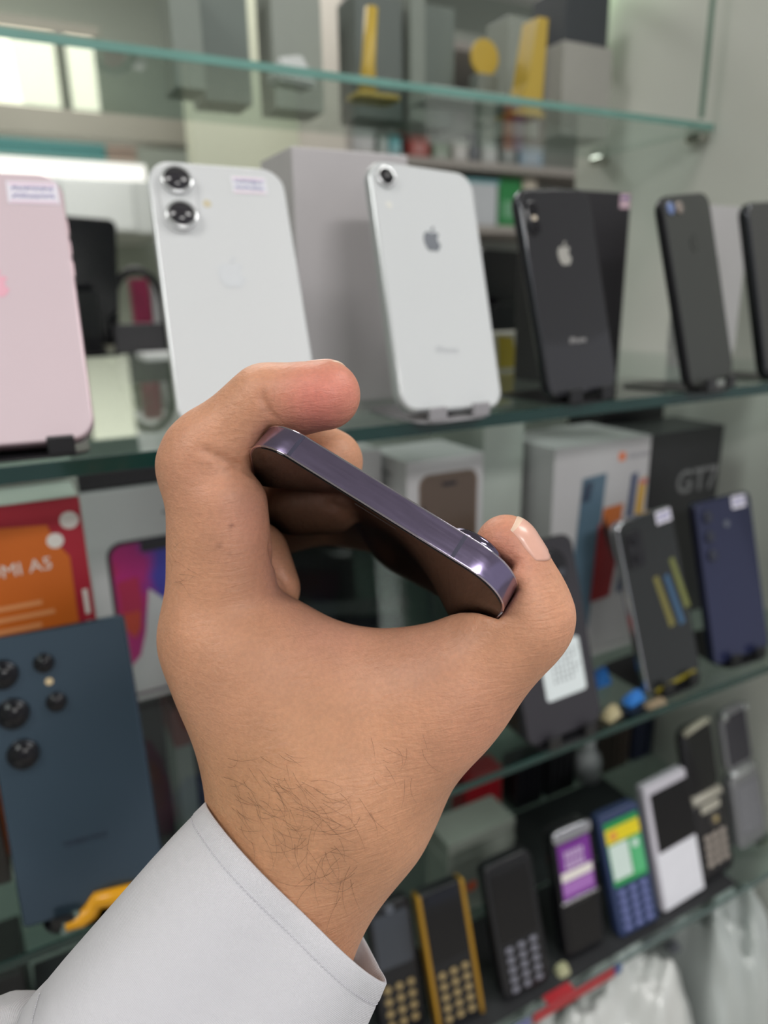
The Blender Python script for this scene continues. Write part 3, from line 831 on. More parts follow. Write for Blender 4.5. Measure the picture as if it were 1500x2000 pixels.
# boxes behind them
def carton(label, x0, x1, y0, y1, z0, z1, m, yaw=0, lid=None, lidm=None, cat='box', group='boxes behind the phones'):
    """Cardboard carton; local x across, z up, front face at y = 0."""
    e = empty('phone_box', label, cat, Matrix.Translation(((x0 + x1) / 2, y0, z0 + EYE)) @ Matrix.Rotation(math.radians(yaw), 4, 'Z'), group)
    w = (x1 - x0) / 2; d = y1 - y0; h = z1 - z0
    if lid:
        obj('box_base', box_me(-w + .0008, w - .0008, .0008, d - .0008, 0, h - lid - .0012, .0006), m, e)
        obj('box_lid', box_me(-w, w, 0, d, h - lid, h, .0008), lidm or m, e)
    else:
        obj('box_body', box_me(-w, w, 0, d, 0, h, .0008), m, e)
    return e
CARD_W = mat('white_card', (194, 192, 194), .45, 0, 0, .02, 12)
CARD_G = mat('pale_green_card', (176, 184, 176), .45, 0, 0, .02, 12)
e = carton('tall plain white box between the two white phones', .180, .262, .452, .510, S1, .089, mat('grey_white_card', (190, 186, 188), .4))
obj('red_seal', flat_me([(.024 + .003 * math.cos(a * .628), .098 + .003 * math.sin(a * .628)) for a in range(10)], -.0002), mat('red_seal', (200, 60, 60), .5), e)
e = carton('black box leaning behind the glossy black phone', .394, .478, .462, .500, S1, .077, mat('black_card', (34, 32, 36), .4), yaw=0)
sticker(e, .035, .1405, .011, .011, 1, 44, border=False, m=mat('pink_sticker', (196, 168, 180), .6))
e = carton('white box with side flap behind the small matte phone', .580, .640, .470, .500, S1, .073, CARD_W, lid=.13)

# ------------------------------------------------------------------ middle shelf
# blue phone, left
BLUE = mat('navy_frosted_glass', (64, 80, 94), .22, .4, 0, .04, 14)
p = phone('large dark blue smartphone with five round lenses, left foreground', frame((.0052, .3620, -.3262), (.983, -.175, .0), (.002, .272, .962)), .0765, .1600, .0088, .0030, BLUE, mat('navy_metal', (66, 82, 100), .25, .8), edge=.0014)
for x, z, r in ((-.0270, .1400, .0078), (-.0252, .1180, .0082), (-.0235, .0950, .0080), (-.0060, .1420, .0052), (-.0030, .1195, .0052)):
    rg = obj('lens_ring', lathe_me([(r * .78, -.0022), (r, -.0022), (r * 1.04, -.0016), (r * 1.04, .0003)], 30), mat('lens_ring_dark', (30, 32, 38), .25, .5), p); rg.location = (x, 0, z)
    obj('camera_lens', lathe_me([(.0001, -.0026), (r * .76, -.0026), (r * .78, -.0014)], 26), LENS, rg)
disc('flash', p, .0022, -.0050, .1312, -.0003, .0003, mat('flash_warm', (214, 190, 150), .3), n=14)
o = obj('lettering', text_me('SAMSUNG', .0050, bold=.0001), mat('navy_print', (30, 42, 58), .4), p); o.location = (.0, -.0001, .0400)
stand_at('black stand under the large blue phone', (.006, 0.3620, S2 + .0002), -9, STAND_B, w=.06, lean=16)

# black phone with a white barcode label
DKP = mat('charcoal_plastic', (46, 44, 50), .45, 0, 0, .04, 20)
p = phone('charcoal smartphone with a white barcode label low on its back', pose((.3484, .3600, -.3270), 0, 17, 1.5), .0750, .1520, .0090, .0095, DKP, mat('charcoal_frame', (36, 35, 40), .4), edge=.0020)
b = obj('camera_plateau', lathe_me([(.0125, -.0020), (.0140, -.0012), (.0140, .0004)], 32), mat('plateau_black', (22, 21, 25), .25), p); b.location = (.012, 0, .1290)
disc('camera_lens', p, .0050, .012, .1290, -.0030, -.0018, LENS)
disc('camera_lens', p, .0034, .019, .1240, -.0030, -.0018, mat('lens_grey', (70, 72, 80), .15))
lb = obj('barcode_label', slab_me(.040, .043, .0003, .003, .0001, z0=.0290, y0=-.0003), mat('label_white', (214, 222, 224), .5), p); lb.location.x = .006
rg = random.Random(3)
for k in range(6):
    for j in range(7 - k % 3):
        x = -.010 + .0042 * j; obj('barcode_print', flat_me(rect(x, x + .0012 + .001 * rg.random(), .062 - .0042 * k, .0642 - .0042 * k), -.0003, .00005), mat('print_grey', (120, 124, 128), .6), lb)
stand_at('black stand under the charcoal phone', (.349, 0.3600, S2 + .0002), 0, STAND_B, w=.06, lean=17)

# mirror-like phone
p = phone('mirror-glossy dark smartphone with bright chrome side and white sticker', pose((.4796, .3694, -.3255), 2, 15, 5.0), .0690, .1515, .0090, .0080, mat('mirror_black_glass', (56, 58, 58), .04, .55, 0, .03, 20), mat('chrome', (200, 200, 206), .10, 1.0), edge=.0022)
sticker(p, .022, .1440, .019, .011, 2, 61, border=False, m=mat('sticker_lilac', (232, 228, 240), .6))
b = obj('camera_plateau', slab_me(.020, .032, .0018, .004, .0007, z0=.110, y0=-.0016), mat('plateau_black', (22, 21, 25)), p); b.location.x = -.019
for z in (.118, .134): disc('camera_lens', p, .0048, -.019, z, -.0030, -.0015, LENS)
obj('yellow_trim', box_me(-.026, .026, -.0008, .004, .0005, .0040, .0005), mat('olive_trim', (128, 116, 30), .4), p)
for k, (x, z, c) in enumerate(((-.004, .096, (112, 106, 54)), (.009, .094, (52, 84, 114)), (.019, .106, (106, 110, 58)))):
    s_ = obj('painted_reflection', flat_me([(x, z), (x + .006, z + .001), (x + .016, z - .046), (x + .009, z - .047)], -.0001), mat('reflection_stripe_%d' % k, c, .25), p)  # blurred yellow and blue reflections painted on as flat shapes
stand_at('black stand under the mirror-glossy phone', (.4800, 0.3694, S2 + .0002), 2, STAND_B, w=.055, lip=.012, lean=15)

# dark blue phone, right
p = phone('dark indigo smartphone with white sticker at the far right', pose((.5735, .3733, -.3270), -3, 15, 2), .0730, .1510, .0085, .0070, mat('indigo_gloss', (44, 48, 76), .12, .2, 0, .06, 14), mat('indigo_frame', (40, 44, 66), .3, .6), edge=.0020)
sticker(p, .0190, .1435, .018, .0115, 2, 71, border=False, m=mat('sticker_lilac', (232, 228, 240)))
for z in (.136, .118, .101): disc('camera_lens', p, .0055, -.0225, z, -.0022, .0004, mat('lens_navy', (30, 34, 52), .12, 0, .4))
disc('camera_lens', p, .0034, .0000, .1260, -.0012, .0004, mat('lens_grey2', (96, 100, 112), .15))
stand_at('black stand under the dark indigo phone', (.5740, 0.3733, S2 + .0002), -3, STAND_B, w=.055, lip=.012, lean=15)

# cartons on the middle shelf
def art(parent, pts, m, y=-.0002, name='cover_print'): return obj(name, flat_me(pts, y, .0001), m, parent)
def disc_pts(x, z, r, n=18): return [(x + r * math.cos(2 * math.pi * k / n), z + r * math.sin(2 * math.pi * k / n)) for k in range(n)]
# orange and red carton
e = carton('orange and crimson phone box with white lettering at the left edge', -.048, .0320, .440, .482, S2, -.1085, mat('crimson_card', (168, 28, 48), .5))
OR = mat('orange_card', (206, 102, 26), .5)
art(e, [(-.039, .0), (.0335, .0), (.0325, .060), (.0300, .150), (.0305, .188), (.0240, .198), (.021, .209), (-.004, .211), (-.011, .198), (-.017, .207), (-.039, .209)], OR)
obj('top_flap', box_me(-.0395, .0395, .0004, .0416, .2236, .2240), mat('pale_green_card', (176, 184, 176)), e)
PW = mat('print_white', (226, 220, 214), .5)
art(e, disc_pts(.0330, .2100, .0052), PW); art(e, disc_pts(.0240, .1990, .0046), PW, -.0003)
o = obj('lettering', text_me('REDMI A5', .0110), PW, e); o.location = (-.0030, -.0004, .1850); o.rotation_euler = (0, math.radians(-2), 0)
art(e, rect(.0345, .0372, .150, .166), PW, -.0002)
for z, x1 in ((.163, .012), (.156, .018), (.149, .010)): art(e, rect(-.036, x1, z - .0014, z + .0014), mat('print_peach', (226, 150, 96), .5), -.0003)
carton('dark brown carton added at the left edge beside the large blue phone', -.140, -.0370, .414, .437, S2, -.200, mat('brown_card', (46, 40, 38), .5))  # added to cover the lower orange box with a dark front
carton('pale carton standing behind the orange box', -.055, .036, .486, .520, S2, -.1000, CARD_G)
# carton with a colourful screen
e = carton('white phone box with a magenta and blue screen picture, beside the orange box', .0335, .1210, .462, .484, S2, S2 + .149, CARD_W)
e.location = (.0985, .585, S2 + EYE); e.scale = (1.266, 1.266, 1.266)
o = obj('cover_print', slab_me(.0745, .111, .0002, .010, .0001, segs=8, z0=.004, y0=-.0003), mat('print_black', (28, 26, 34), .3), e); o.location.x = .004
def magenta_mat():
    m = mat('screen_picture', (180, 30, 120), .35)
    nt = m.node_tree; b = nt.nodes['Principled BSDF']
    tc = nt.nodes.new('ShaderNodeTexCoord'); nz = nt.nodes.new('ShaderNodeTexNoise'); nz.inputs['Scale'].default_value = 40; nz.inputs['Distortion'].default_value = .6
    sp = nt.nodes.new('ShaderNodeSeparateXYZ'); m1 = nt.nodes.new('ShaderNodeMath'); m1.operation = 'MULTIPLY_ADD'; ad = nt.nodes.new('ShaderNodeMath'); ad.operation = 'MULTIPLY_ADD'
    nt.links.new(tc.outputs['Object'], nz.inputs['Vector']); nt.links.new(tc.outputs['Object'], sp.inputs[0])
    nt.links.new(sp.outputs['X'], m1.inputs[0]); m1.inputs[1].default_value = 18.0; m1.inputs[2].default_value = .70
    nt.links.new(nz.outputs['Fac'], ad.inputs[0]); ad.inputs[1].default_value = .35; nt.links.new(m1.outputs[0], ad.inputs[2])
    cr = nt.nodes.new('ShaderNodeValToRGB'); el = cr.color_ramp.elements
    el[0].position = .18; el[0].color = rgb(186, 34, 40); el[1].position = .95; el[1].color = rgb(46, 60, 150)
    for pos, c in ((.32, (176, 26, 110)), (.55, (160, 20, 110)), (.72, (60, 50, 150))):
        q = el.new(pos); q.color = rgb(*c)
    nt.links.new(ad.outputs[0], cr.inputs[0]); nt.links.new(cr.outputs[0], b.inputs['Base Color'])
    return m
o = obj('cover_print', slab_me(.0695, .1065, .0002, .008, .0001, segs=8, z0=.006, y0=-.0005), magenta_mat(), e); o.location.x = .004
art(e, rect(-.012, .022, .106, .1125), mat('print_black', (28, 26, 34)), -.0006)
art(e, [(-.028, .0065), (.037, .0065), (.037, .075), (.000, .070), (-.010, .080), (-.0150, .050), (-.020, .034), (-.028, .026)], mat('print_pale', (190, 190, 192), .4), -.0006)
art(e, [(-.029, .088), (-.016, .090), (-.015, .070), (-.018, .054), (-.023, .048), (-.028, .056)], mat('print_crimson', (168, 30, 72), .4), -.0007)
art(e, [(-.0280, .066), (-.0165, .066), (-.0175, .054), (-.022, .047), (-.0268, .054)], mat('print_ember', (184, 62, 44), .4), -.0009)
art(e, rect(.004, .012, .1295, .1315), mat('print_grey', (120, 124, 128)), -.0002)
tag(bx('dark_carton', .030, .168, .590, .612, S2 + .1893, S2 + .2080, mat('black_card', (34, 32, 36)), bev=.001), 'flat black carton lying on top of the colourful phone box', 'box')
# carton with bronze phone
carton('plain white carton half hidden behind the thumb side boxes', .2150, .2520, .478, .520, S2, -.112, CARD_W)
e = carton('white phone box with a bronze phone picture, above the thumb', .2580, .3280, .450, .512, S2, -.1180, CARD_W, lid=.130)
o = obj('cover_print', slab_me(.054, .140, .0002, .009, .0001, segs=8, z0=.062, y0=-.0003), mat('print_taupe', (118, 100, 88), .35), e); o.location.x = .0025
o = obj('cover_print', slab_me(.050, .136, .0002, .0075, .0001, segs=8, z0=.064, y0=-.0005), mat('print_bronze', (96, 80, 70), .3), e); o.location.x = .0025
art(e, [(-.0215, .180), (-.012, .160), (.004, .146), (.018, .130), (.026, .110), (.0265, .066), (-.0215, .066)], mat('print_dark_bronze', (40, 34, 36), .3), -.0006)
art(e, [(-.0215, .168), (-.010, .148), (.004, .132), (.012, .112), (.010, .066), (-.0215, .066)], mat('print_sand', (150, 132, 112), .3), -.0007)
art(e, rect(-.004, .009, .1915, .1945), mat('print_black', (28, 26, 34)), -.0008)
obj('lettering', text_me('iPhone', .006), mat('print_grey', (120, 124, 128)), e).matrix_local = Matrix.Translation((-.0352, .030, .200)) @ Matrix.Rotation(math.radians(-90), 4, 'Z')
# pale tall cartons
carton('tall pale green carton left of the box picturing colourful phones', .3480, .3900, .478, .560, S2, -.0985, CARD_G)
e = carton('white phone box picturing blue, red and yellow phones', .4010, .5140, .450, .530, S2, -.1240, CARD_W, lid=.20)
def pic(x0, x1, z0, z1, col, sk=.006, nm='p', y=-.0003): return art(e, [(x0, z0), (x1, z0 + sk * .3), (x1 + sk, z1), (x0 + sk, z1 - sk * .2)], mat('pic_' + nm, col, .4), y)
pic(-.034, -.006, .030, .1800, (88, 112, 130), .010, 'slate'); pic(-.0245, -.0145, .1560, .1740, (52, 64, 84), .003, 'cam', -.0005)
pic(-.006, .018, .058, .1490, (196, 108, 52), .009, 'orange', -.0005)
art(e, [(-.006, .058), (.018, .060), (.024, .100), (.012, .118), (-.002, .134)], mat('pic_red', (150, 28, 34), .4), -.0007)
art(e, [(.002, .128), (.013, .108), (.022, .092), (.0235, .100), (.004, .140)], mat('pic_dusk', (72, 40, 40), .4), -.0009)
pic(.0265, .0345, .060, .1760, (66, 78, 110), .008, 'navy'); pic(.0370, .0460, .060, .1700, (206, 160, 62), .008, 'gold')
art(e, rect(.0455, .0545, .164, .168), mat('pic_rose', (196, 110, 130), .4), -.0005)
o = obj('logo_square', slab_me(.008, .008, .0002, .002, .00005, z0=.1885, y0=-.0003), mat('orange_logo', (230, 122, 70), .4), e); o.location.x = .021
obj('lettering', text_me('xiaomi', .0100, bold=.0001), mat('print_grey2', (170, 168, 174), .5), e).location = (.0410, -.0004, .1925)
# black carton
e = carton('black phone box with grey lettering beside the side panel', .5400, .6420, .472, .535, S2, -.1300, mat('black_card2', (40, 40, 43), .45))
obj('lettering', text_me('GT7', .0330, bold=.0006), mat('print_silver', (118, 118, 120), .4), e).location = (.018, -.0003, .148)
art(e, [(-.034, .068), (-.006, .070), (-.006, .077), (-.034, .075)], mat('print_smoke', (70, 70, 72), .4))
carton('black flat carton lying behind the boxes', .560, .655, .560, .610, S2, -.095, mat('black_card', (34, 32, 36)))

# odds and ends on the middle shelf
def blob(name, label, cat, c, r, m, sq=(1, 1, 1), seed=0, group=None, rough=.15, n=2):
    bm = bmesh.new(); bmesh.ops.create_icosphere(bm, subdivisions=n + 1, radius=1.0)
    rg = random.Random(seed); off = [rg.uniform(0, 6) for _ in range(6)]
    for v in bm.verts:
        q = v.co.copy(); k = 1 + rough * (math.sin(3 * q.x + off[0]) * math.sin(4 * q.y + off[1]) + .6 * math.sin(7 * q.z + off[2]) * math.sin(6 * q.x + off[3]))
        v.co = Vector((q.x * r * sq[0] * k, q.y * r * sq[1] * k, max(q.z, -.72) * r * sq[2] * k))
    zmin = min(v.co.z for v in bm.verts)
    for v in bm.verts: v.co.z -= zmin
    me = bpy.data.meshes.new(name); bm.to_mesh(me); bm.free(); me.polygons.foreach_set('use_smooth', [True] * len(me.polygons))
    o = obj(name, me, m, None, (c[0], c[1], c[2] + EYE)); tag(o, label, cat, group)
    return o
o = empty('sachet', 'red and white wrapped sweet packet by the charcoal phone', 'packet', Matrix.Translation((.372, .448, S2 + EYE)))
me_ = lathe_me([(.004, 0), (.016, .004), (.019, .015), (.017, .026)], 18, 'z'); obj('wrapper_base', me_, mat('wrapper_red', (206, 74, 70), .3), o)
obj('wrapper_top', lathe_me([(.0168, .0262), (.015, .038), (.009, .047), (.003, .050)], 18, 'z'), mat('wrapper_white', (214, 208, 214), .3), o)
obj('wrapper_tag', lathe_me([(.0125, .0265), (.0135, .031), (.0100, .040)], 12, 'z'), mat('wrapper_yellow', (214, 206, 70), .35), o).location = (-.0085, -.004, 0)
def wedge(name, label, cat, c, w, d, h, m, yaw=0):
    V = [(-w, -d, 0), (w, -d, 0), (w, d, 0), (-w, d, 0), (-w * .8, -d * .5, h * .7), (w * .5, -d * .3, h), (w * .6, d * .6, h * .8), (-w * .7, d * .7, h * .6)]
    F = [(3, 2, 1, 0), (4, 5, 6, 7), (0, 1, 5, 4), (1, 2, 6, 5), (2, 3, 7, 6), (3, 0, 4, 7)]
    me = mesh(name, V, F); bm = bmesh.new(); bm.from_mesh(me); bmesh.ops.bevel(bm, geom=list(bm.edges), offset=min(w, d, h) * .25, segments=2, affect='EDGES'); bm.to_mesh(me); bm.free()
    o = obj(name, me, m, None, (c[0], c[1], c[2] + EYE)); o.rotation_euler.z = math.radians(yaw); tag(o, label, cat); return o
wedge('plastic_clip', 'blue plastic clip beside the mirror-glossy phone', 'clip', (.4300, .410, S2), .010, .008, .018, mat('blue_plastic', (44, 104, 172), .35))
wedge('plastic_token', 'bright blue cap at the shelf edge below the glossy phone', 'cap', (.4340, .374, S2), .012, .006, .011, mat('bright_blue_plastic', (50, 116, 190), .35), 10)
wedge('wooden_wedge', 'tan wedge below the blue cap on the shelf edge', 'wedge', (.4455, .361, S2), .012, .004, .007, mat('tan_wood', (134, 118, 94), .6))
wedge('eraser', 'beige rubber block right of the charcoal phone', 'rubber block', (.4000, .366, S2), .010, .006, .012, mat('beige_rubber', (170, 160, 126), .6), 15)
def curved_strip(name, label, cat, pts, h, th, m):
    V = []; F = []; n = len(pts)
    for (x, y) in pts: V += [(x, y, 0), (x, y, h), (x, y + th, h), (x, y + th, 0)]
    for i in range(n - 1):
        a = i * 4; b = a + 4
        for k in range(4): F.append((a + k, a + (k + 1) % 4, b + (k + 1) % 4, b + k))
    F += [(3, 2, 1, 0), (n * 4 - 4, n * 4 - 3, n * 4 - 2, n * 4 - 1)]
    return mesh(name, V, F, True)
me_ = tube_me([(-.016, .0, .0045), (-.008, .001, .0045), (-.002, .003, .006), (.002, .003, .0115), (.010, .0, .0125), (.022, -.001, .012), (.034, 0, .010)], .0048, 10, taper=[.5, .9, 1, 1, 1, .9, .6])
o = obj('plastic_hook', me_, mat('amber_plastic', (238, 168, 26), .35), None, (.004, .3585, S2 + EYE - .0002)); tag(o, 'amber yellow bent plastic piece under the large blue phone', 'hook')
wedge('acrylic_block', 'small clear greenish block at the shelf edge below the blue phone', 'block', (-.008, .3605, S2), .007, .004, .012, mat('green_acrylic', (120, 138, 132), .15))
# ------------------------------------------------------------------ lowest shelf: keypad phones
def keypad(parent, x0, x1, z0, z1, nx, nz, m, kw=.62, kh=.6, y=-.0016, names='key'):
    dx = (x1 - x0) / nx; dz = (z1 - z0) / nz
    me = slab_me(dx * kw, dz * kh, .0016, min(dx * kw, dz * kh) * .45, .0005, segs=3, n=2, z0=-dz * kh / 2, y0=0)
    me.materials.append(m)
    for j in range(nz):
        for i in range(nx):
            o = obj(names, me, None, parent); o.location = (x0 + dx * (i + .5), y, z0 + dz * (j + .5))
def bar(label, M, w, h, t, r, body, edge=.0022, group='keypad phones on the lowest shelf'):
    e = empty('keypad_phone', label, 'phone', M, group)
    obj('body', slab_me(w, h, t, r, edge, segs=7, n=4, y0=0), body, e)
    return e
DARK = mat('phone_black', (20, 20, 24), .28, 0, 0, .05, 30)
GOLD = mat('gold_metal', (206, 158, 62), .28, .85)
SCRB = mat('dead_screen', (10, 10, 14), .06, 0, 0, .02, 30)
# hidden phone beside the cuff
p = bar('black keypad phone peeking out right of the cuff', pose((.2180, .3900, S3 + .004), -5, 16), .040, .112, .013, .007, DARK)
obj('screen', slab_me(.032, .045, .0006, .002, .0002, z0=.058, y0=-.0005), mat('grey_screen', (62, 66, 74), .08), p)
keypad(p, -.016, .016, .006, .046, 3, 4, mat('key_gold', (150, 130, 90), .35))
disc('earpiece', p, .004, 0, .106, -.0006, .0004, mat('earpiece_grey', (110, 114, 124), .3, .6), n=16)
# gold
p = bar('black keypad phone with shining gold side rails', pose((.2640, .3737, S3 + .004), -4, 16, 2), .0440, .1195, .0125, .006, DARK)
for s in (-1, 1): obj('side_rail', slab_me(.0042, .1195, .0120, .0018, .0010, z0=0, y0=-.0010), GOLD, p).location = (s * .0205, 0, 0)
obj('screen', slab_me(.034, .050, .0006, .002, .0002, z0=.058, y0=-.0005), SCRB, p)
b = obj('top_plate', slab_me(.030, .010, .0016, .003, .0005, z0=.1080, y0=-.0014), mat('top_plate_gloss', (34, 36, 44), .12, .4), p)
keypad(p, -.0165, .0165, .005, .052, 3, 5, mat('key_gold', (150, 130, 90)))
# plain black
p = bar('black keypad phone with grey keys and tall dark screen', pose((.3318, .3698, S3 + .004), -2, 16, 2), .0500, .1225, .0130, .008, DARK)
obj('screen', slab_me(.040, .064, .0006, .003, .0002, z0=.050, y0=-.0005), SCRB, p)
keypad(p, -.0190, .0190, .004, .048, 3, 5, mat('key_silver', (128, 128, 140), .3, .3))
# purple sticker phone
p = bar('black slider phone with a purple sale sticker on its screen', pose((.4048, .3741, S3 + .004), -1, 16), .0465, .1225, .0150, .009, mat('phone_black_gloss', (24, 24, 28), .10, .2))
obj('top_trim', slab_me(.0455, .012, .0030, .005, .0012, z0=.1095, y0=-.0018), mat('chrome', (200, 200, 206)), p)
lb = obj('sale_sticker', flat_me(rect(-.0190, .0190, .0560, .1080), -.0001, .0005), mat('purple_print', (118, 46, 144), .4), p)
for z in (.0965, .0872):
    for k in range(5): obj('printed_stroke', flat_me(rect(-.0120 + .0046 * k, -.0088 + .0046 * k, z - .0036, z + .0036), -.0006, .0001), mat('lilac_print', (196, 172, 206), .4), lb)
obj('printed_band', flat_me(rect(-.0185, .0180, .0730, .0815), -.0006, .0001), PW, lb)
obj('printed_block', flat_me(rect(-.0180, .0170, .0600, .0715), -.0006, .0001), mat('purple_pale', (164, 110, 184), .4), lb)
obj('chrome_line', slab_me(.0440, .0026, .0014, .0012, .0004, z0=.0525, y0=-.0012), mat('chrome', (200, 200, 206)), p)
obj('lower_panel', slab_me(.0360, .0440, .0010, .004, .0004, z0=.006, y0=-.0008), SCRB, p)
# blue with green screen
p = bar('navy keypad phone showing a green and yellow screen sticker', pose((.4668, .3686, S3 + .004), -6, 16, 5), .0482, .1215, .0120, .005, mat('navy_plastic', (44, 58, 96), .35))
lb = obj('screen_sticker', flat_me(rect(-.0195, .0205, .0500, .1130), -.0001, .0005), mat('green_print', (36, 146, 76), .4), p)
obj('printed_band', flat_me(rect(-.0195, .0205, .0920, .1065), -.0006, .0001), mat('yellow_print', (226, 206, 30), .4), lb)
obj('printed_block', flat_me(rect(-.0185, .0040, .0560, .0905), -.0006, .0001), mat('pale_print', (206, 222, 216), .4), lb)
obj('printed_block', flat_me(rect(.0060, .0195, .0540, .0900), -.0006, .0001), mat('mint_print', (88, 182, 124), .4), lb)
obj('printed_blot', flat_me(disc_pts(-.0110, .0988, .0048), -.0007, .0001), mat('orange_print', (222, 152, 70), .4), lb)
obj('printed_blot', flat_me(disc_pts(.0120, .0838, .0040), -.0007, .0001), mat('pale_print', (206, 222, 216)), lb)
keypad(p, -.0195, .0195, .004, .047, 3, 5, mat('key_blue', (112, 120, 172), .35))
# white and black
p = bar('white keypad-less phone with black screen above a blank white half', pose((.5320, .3708, S3 + .004), 0, 16, 2.5), .0600, .1300, .0110, .0035, mat('white_frame', (200, 196, 206), .3))
obj('screen', flat_me(rect(-.0235, .0300, .0600, .1200), -.0001, .0006), SCRB, p)
obj('front_plate', slab_me(.0560, .0570, .0012, .0015, .0004, z0=.0020, y0=-.0011), mat('white_plate', (222, 222, 230), .4), p)
# flip phones
def flip(label, M, w, h1, h2, t, low, up, scrm, hinge):
    e = empty('flip_phone', label, 'phone', M, 'keypad phones on the lowest shelf')
    obj('lower_half', slab_me(w, h1, t, .009, .0028, segs=7, n=4, y0=0), low, e)
    u = obj('upper_half', slab_me(w * .94, h2, t * .55, .012, .0022, segs=7, n=4, z0=h1 + .004, y0=t * .25), up, e)
    obj('screen', slab_me(w * .76, h2 * .80, .0006, .004, .0002, z0=h1 + .010, y0=t * .25 - .0005), scrm, u)
    hg = obj('hinge', lathe_me([(.0040, -w * .44), (.0052, -w * .42), (.0052, w * .42), (.0040, w * .44)], 16, 'x'), hinge, e); hg.location = (0, t * .30, h1 + .001)
    return e
p = flip('open black flip phone with ivory keys', pose((.5891, .3750, S3 + .004), 2, 16), .0520, .085, .075, .0150, mat('flip_black', (28, 27, 30), .15), mat('flip_black', (28, 27, 30)), SCRB, mat('ivory_plastic', (172, 168, 156), .25))
obj('top_cap', tube_me([(-.020, .004, .158), (-.010, .001, .1625), (.004, 0, .1650), (.016, .002, .1640)], .0036, 8), mat('ivory_gloss', (178, 174, 156), .12), p)
keypad(p, -.0170, .0190, .014, .050, 3, 4, mat('key_ivory', (160, 150, 142), .4), .8, .72)
obj('nav_pad', lathe_me([(.0068, -.0016), (.0080, -.0008), (.0080, .0006)], 22), mat('nav_dark', (70, 66, 64), .3), p).location = (.004, 0, .062)
disc('nav_button', p, .0036, .004, .062, -.0026, -.0010, mat('nav_gold', (190, 170, 120), .2, .5), n=16)
obj('brand_plate', slab_me(.030, .009, .0012, .003, .0004, z0=.072, y0=-.0010), mat('ivory_plastic', (172, 168, 156)), p)
p = flip('open silver flip phone beside the side panel', pose((.6630, .3874, S3 + .004), 3, 16), .0500, .082, .070, .0140, mat('flip_silver', (140, 140, 144), .3, .4), mat('flip_silver', (140, 140, 144)), mat('smoke_screen', (58, 56, 64), .10), mat('hinge_silver', (190, 192, 194), .2, .6))
obj('key_panel', slab_me(.038, .058, .0008, .004, .0003, z0=.014, y0=-.0006), mat('key_grey', (120, 120, 126), .4), p)
keypad(p, -.0170, .0170, .018, .068, 3, 5, mat('key_grey2', (132, 132, 138), .4), .86, .74)
for s in (-1, 1): disc('corner_bead', p, .0044, s * .0195, .150, .0000, .006, mat('bead_silver', (196, 198, 200), .15, .7), n=16)

# behind the keypad phones
e = carton('pale see-through plastic case behind the black keypad phone', .312, .392, .470, .510, S3, -.502, mat('milky_plastic', (136, 142, 134), .25), cat='case', group=None)
obj('red_dot', flat_me(disc_pts(-.012, .030, .006), -.0002), mat('orange_red', (214, 96, 62), .5), e)
obj('case_lid', box_me(-.041, .041, -.0008, .041, .062, .068, .001), mat('milky_plastic', (136, 142, 134)), e)
def pack(label, x0, x1, y, h, m, n=5, d=.03):
    """Ribbed plastic block, each rib its own piece."""
    e = empty('ribbed_case', label, 'case', Matrix.Translation(((x0 + x1) / 2, y, S3 + EYE)), 'ribbed blocks at the back of the lowest shelf')
    w = x1 - x0
    obj('case_body', box_me(-w / 2, w / 2, .002, d, 0, h, .001), m, e)
    me = box_me(-w / n * .32, w / n * .32, 0, .003, .004, h - .004, .0006); me.materials.append(m)
    for k in range(n): obj('rib', me, None, e).location = (-w / 2 + w / n * (k + .5), 0, 0)
    return e
pack('crimson ribbed block at the back of the lowest shelf', .405, .458, .575, .058, mat('crimson_plastic', (142, 24, 34), .35), 4)
pack('black ribbed block right of the crimson one', .468, .508, .560, .064, mat('phone_black', (20, 20, 24)), 5)
pack('second black ribbed block left of the white bottle', .516, .560, .560, .062, mat('phone_black2', (24, 24, 27), .35), 5)
pack('brown striped ribbed block right of the white bottle', .603, .652, .560, .062, mat('brown_plastic', (62, 52, 46), .4), 5)
pack('navy ribbed block next to the side panel', .660, .696, .560, .066, mat('navy_block', (34, 38, 62), .4), 3)
o = obj('bottle', lathe_me([(.012, 0), (.0165, .003), (.0175, .030), (.014, .040), (.008, .046), (.0085, .058), (.006, .060)], 24, 'z'), mat('white_bottle', (156, 160, 162), .3), None, (.583, .565, S3 + EYE)); tag(o, 'small white bottle between ribbed blocks', 'bottle')
tag(bx('shelf_mat', -.20, .60, .362, .457, S3, S3 + .0015, mat('mat_black', (34, 35, 38), .6)), 'thin black mat under the row of keypad phones', 'mat')
tag(bx('dark_tray', .40, .60, .46, .555, S3, S3 + .006, mat('tray_black', (40, 44, 46), .5), bev=.002), 'flat black tray below the crimson block', 'tray')
for k, (x0, x1, y, h, c, lab) in enumerate(((-.20, -.05, .50, .11, (44, 42, 42), 'dark brown carton low at the left edge'), (-.045, .055, .47, .085, (36, 36, 40), 'black carton under the large blue phone'),
                                        (.020, .160, .675, .235, (40, 38, 40), 'charcoal upright box added left of the wrist'), (.112, .150, .60, .15, (34, 36, 48), 'navy upright box behind the wrist'),  # charcoal box enlarged to darken the view below the middle shelf
                                        (.160, .300, .56, .10, (30, 30, 34), 'black carton behind the gold-railed phone'))):
    tag(bx('dark_box', x0, x1, y, y + .06, S3, S3 + h, mat('dark_card_%d' % k, c, .5), bev=.001), lab, 'box')
tag(bx('grey_box', .0925, .1085, .590, .640, S3, -.392, mat('grey_card', (112, 114, 112), .5), bev=.001), 'narrow grey box seen left of the wrist', 'box')
tag(bx('red_block', .0925, .1085, .590, .640, -.3918, -.352, mat('dark_red_card', (92, 34, 30), .5), bev=.001), 'dark red block on top of the narrow grey box', 'box')
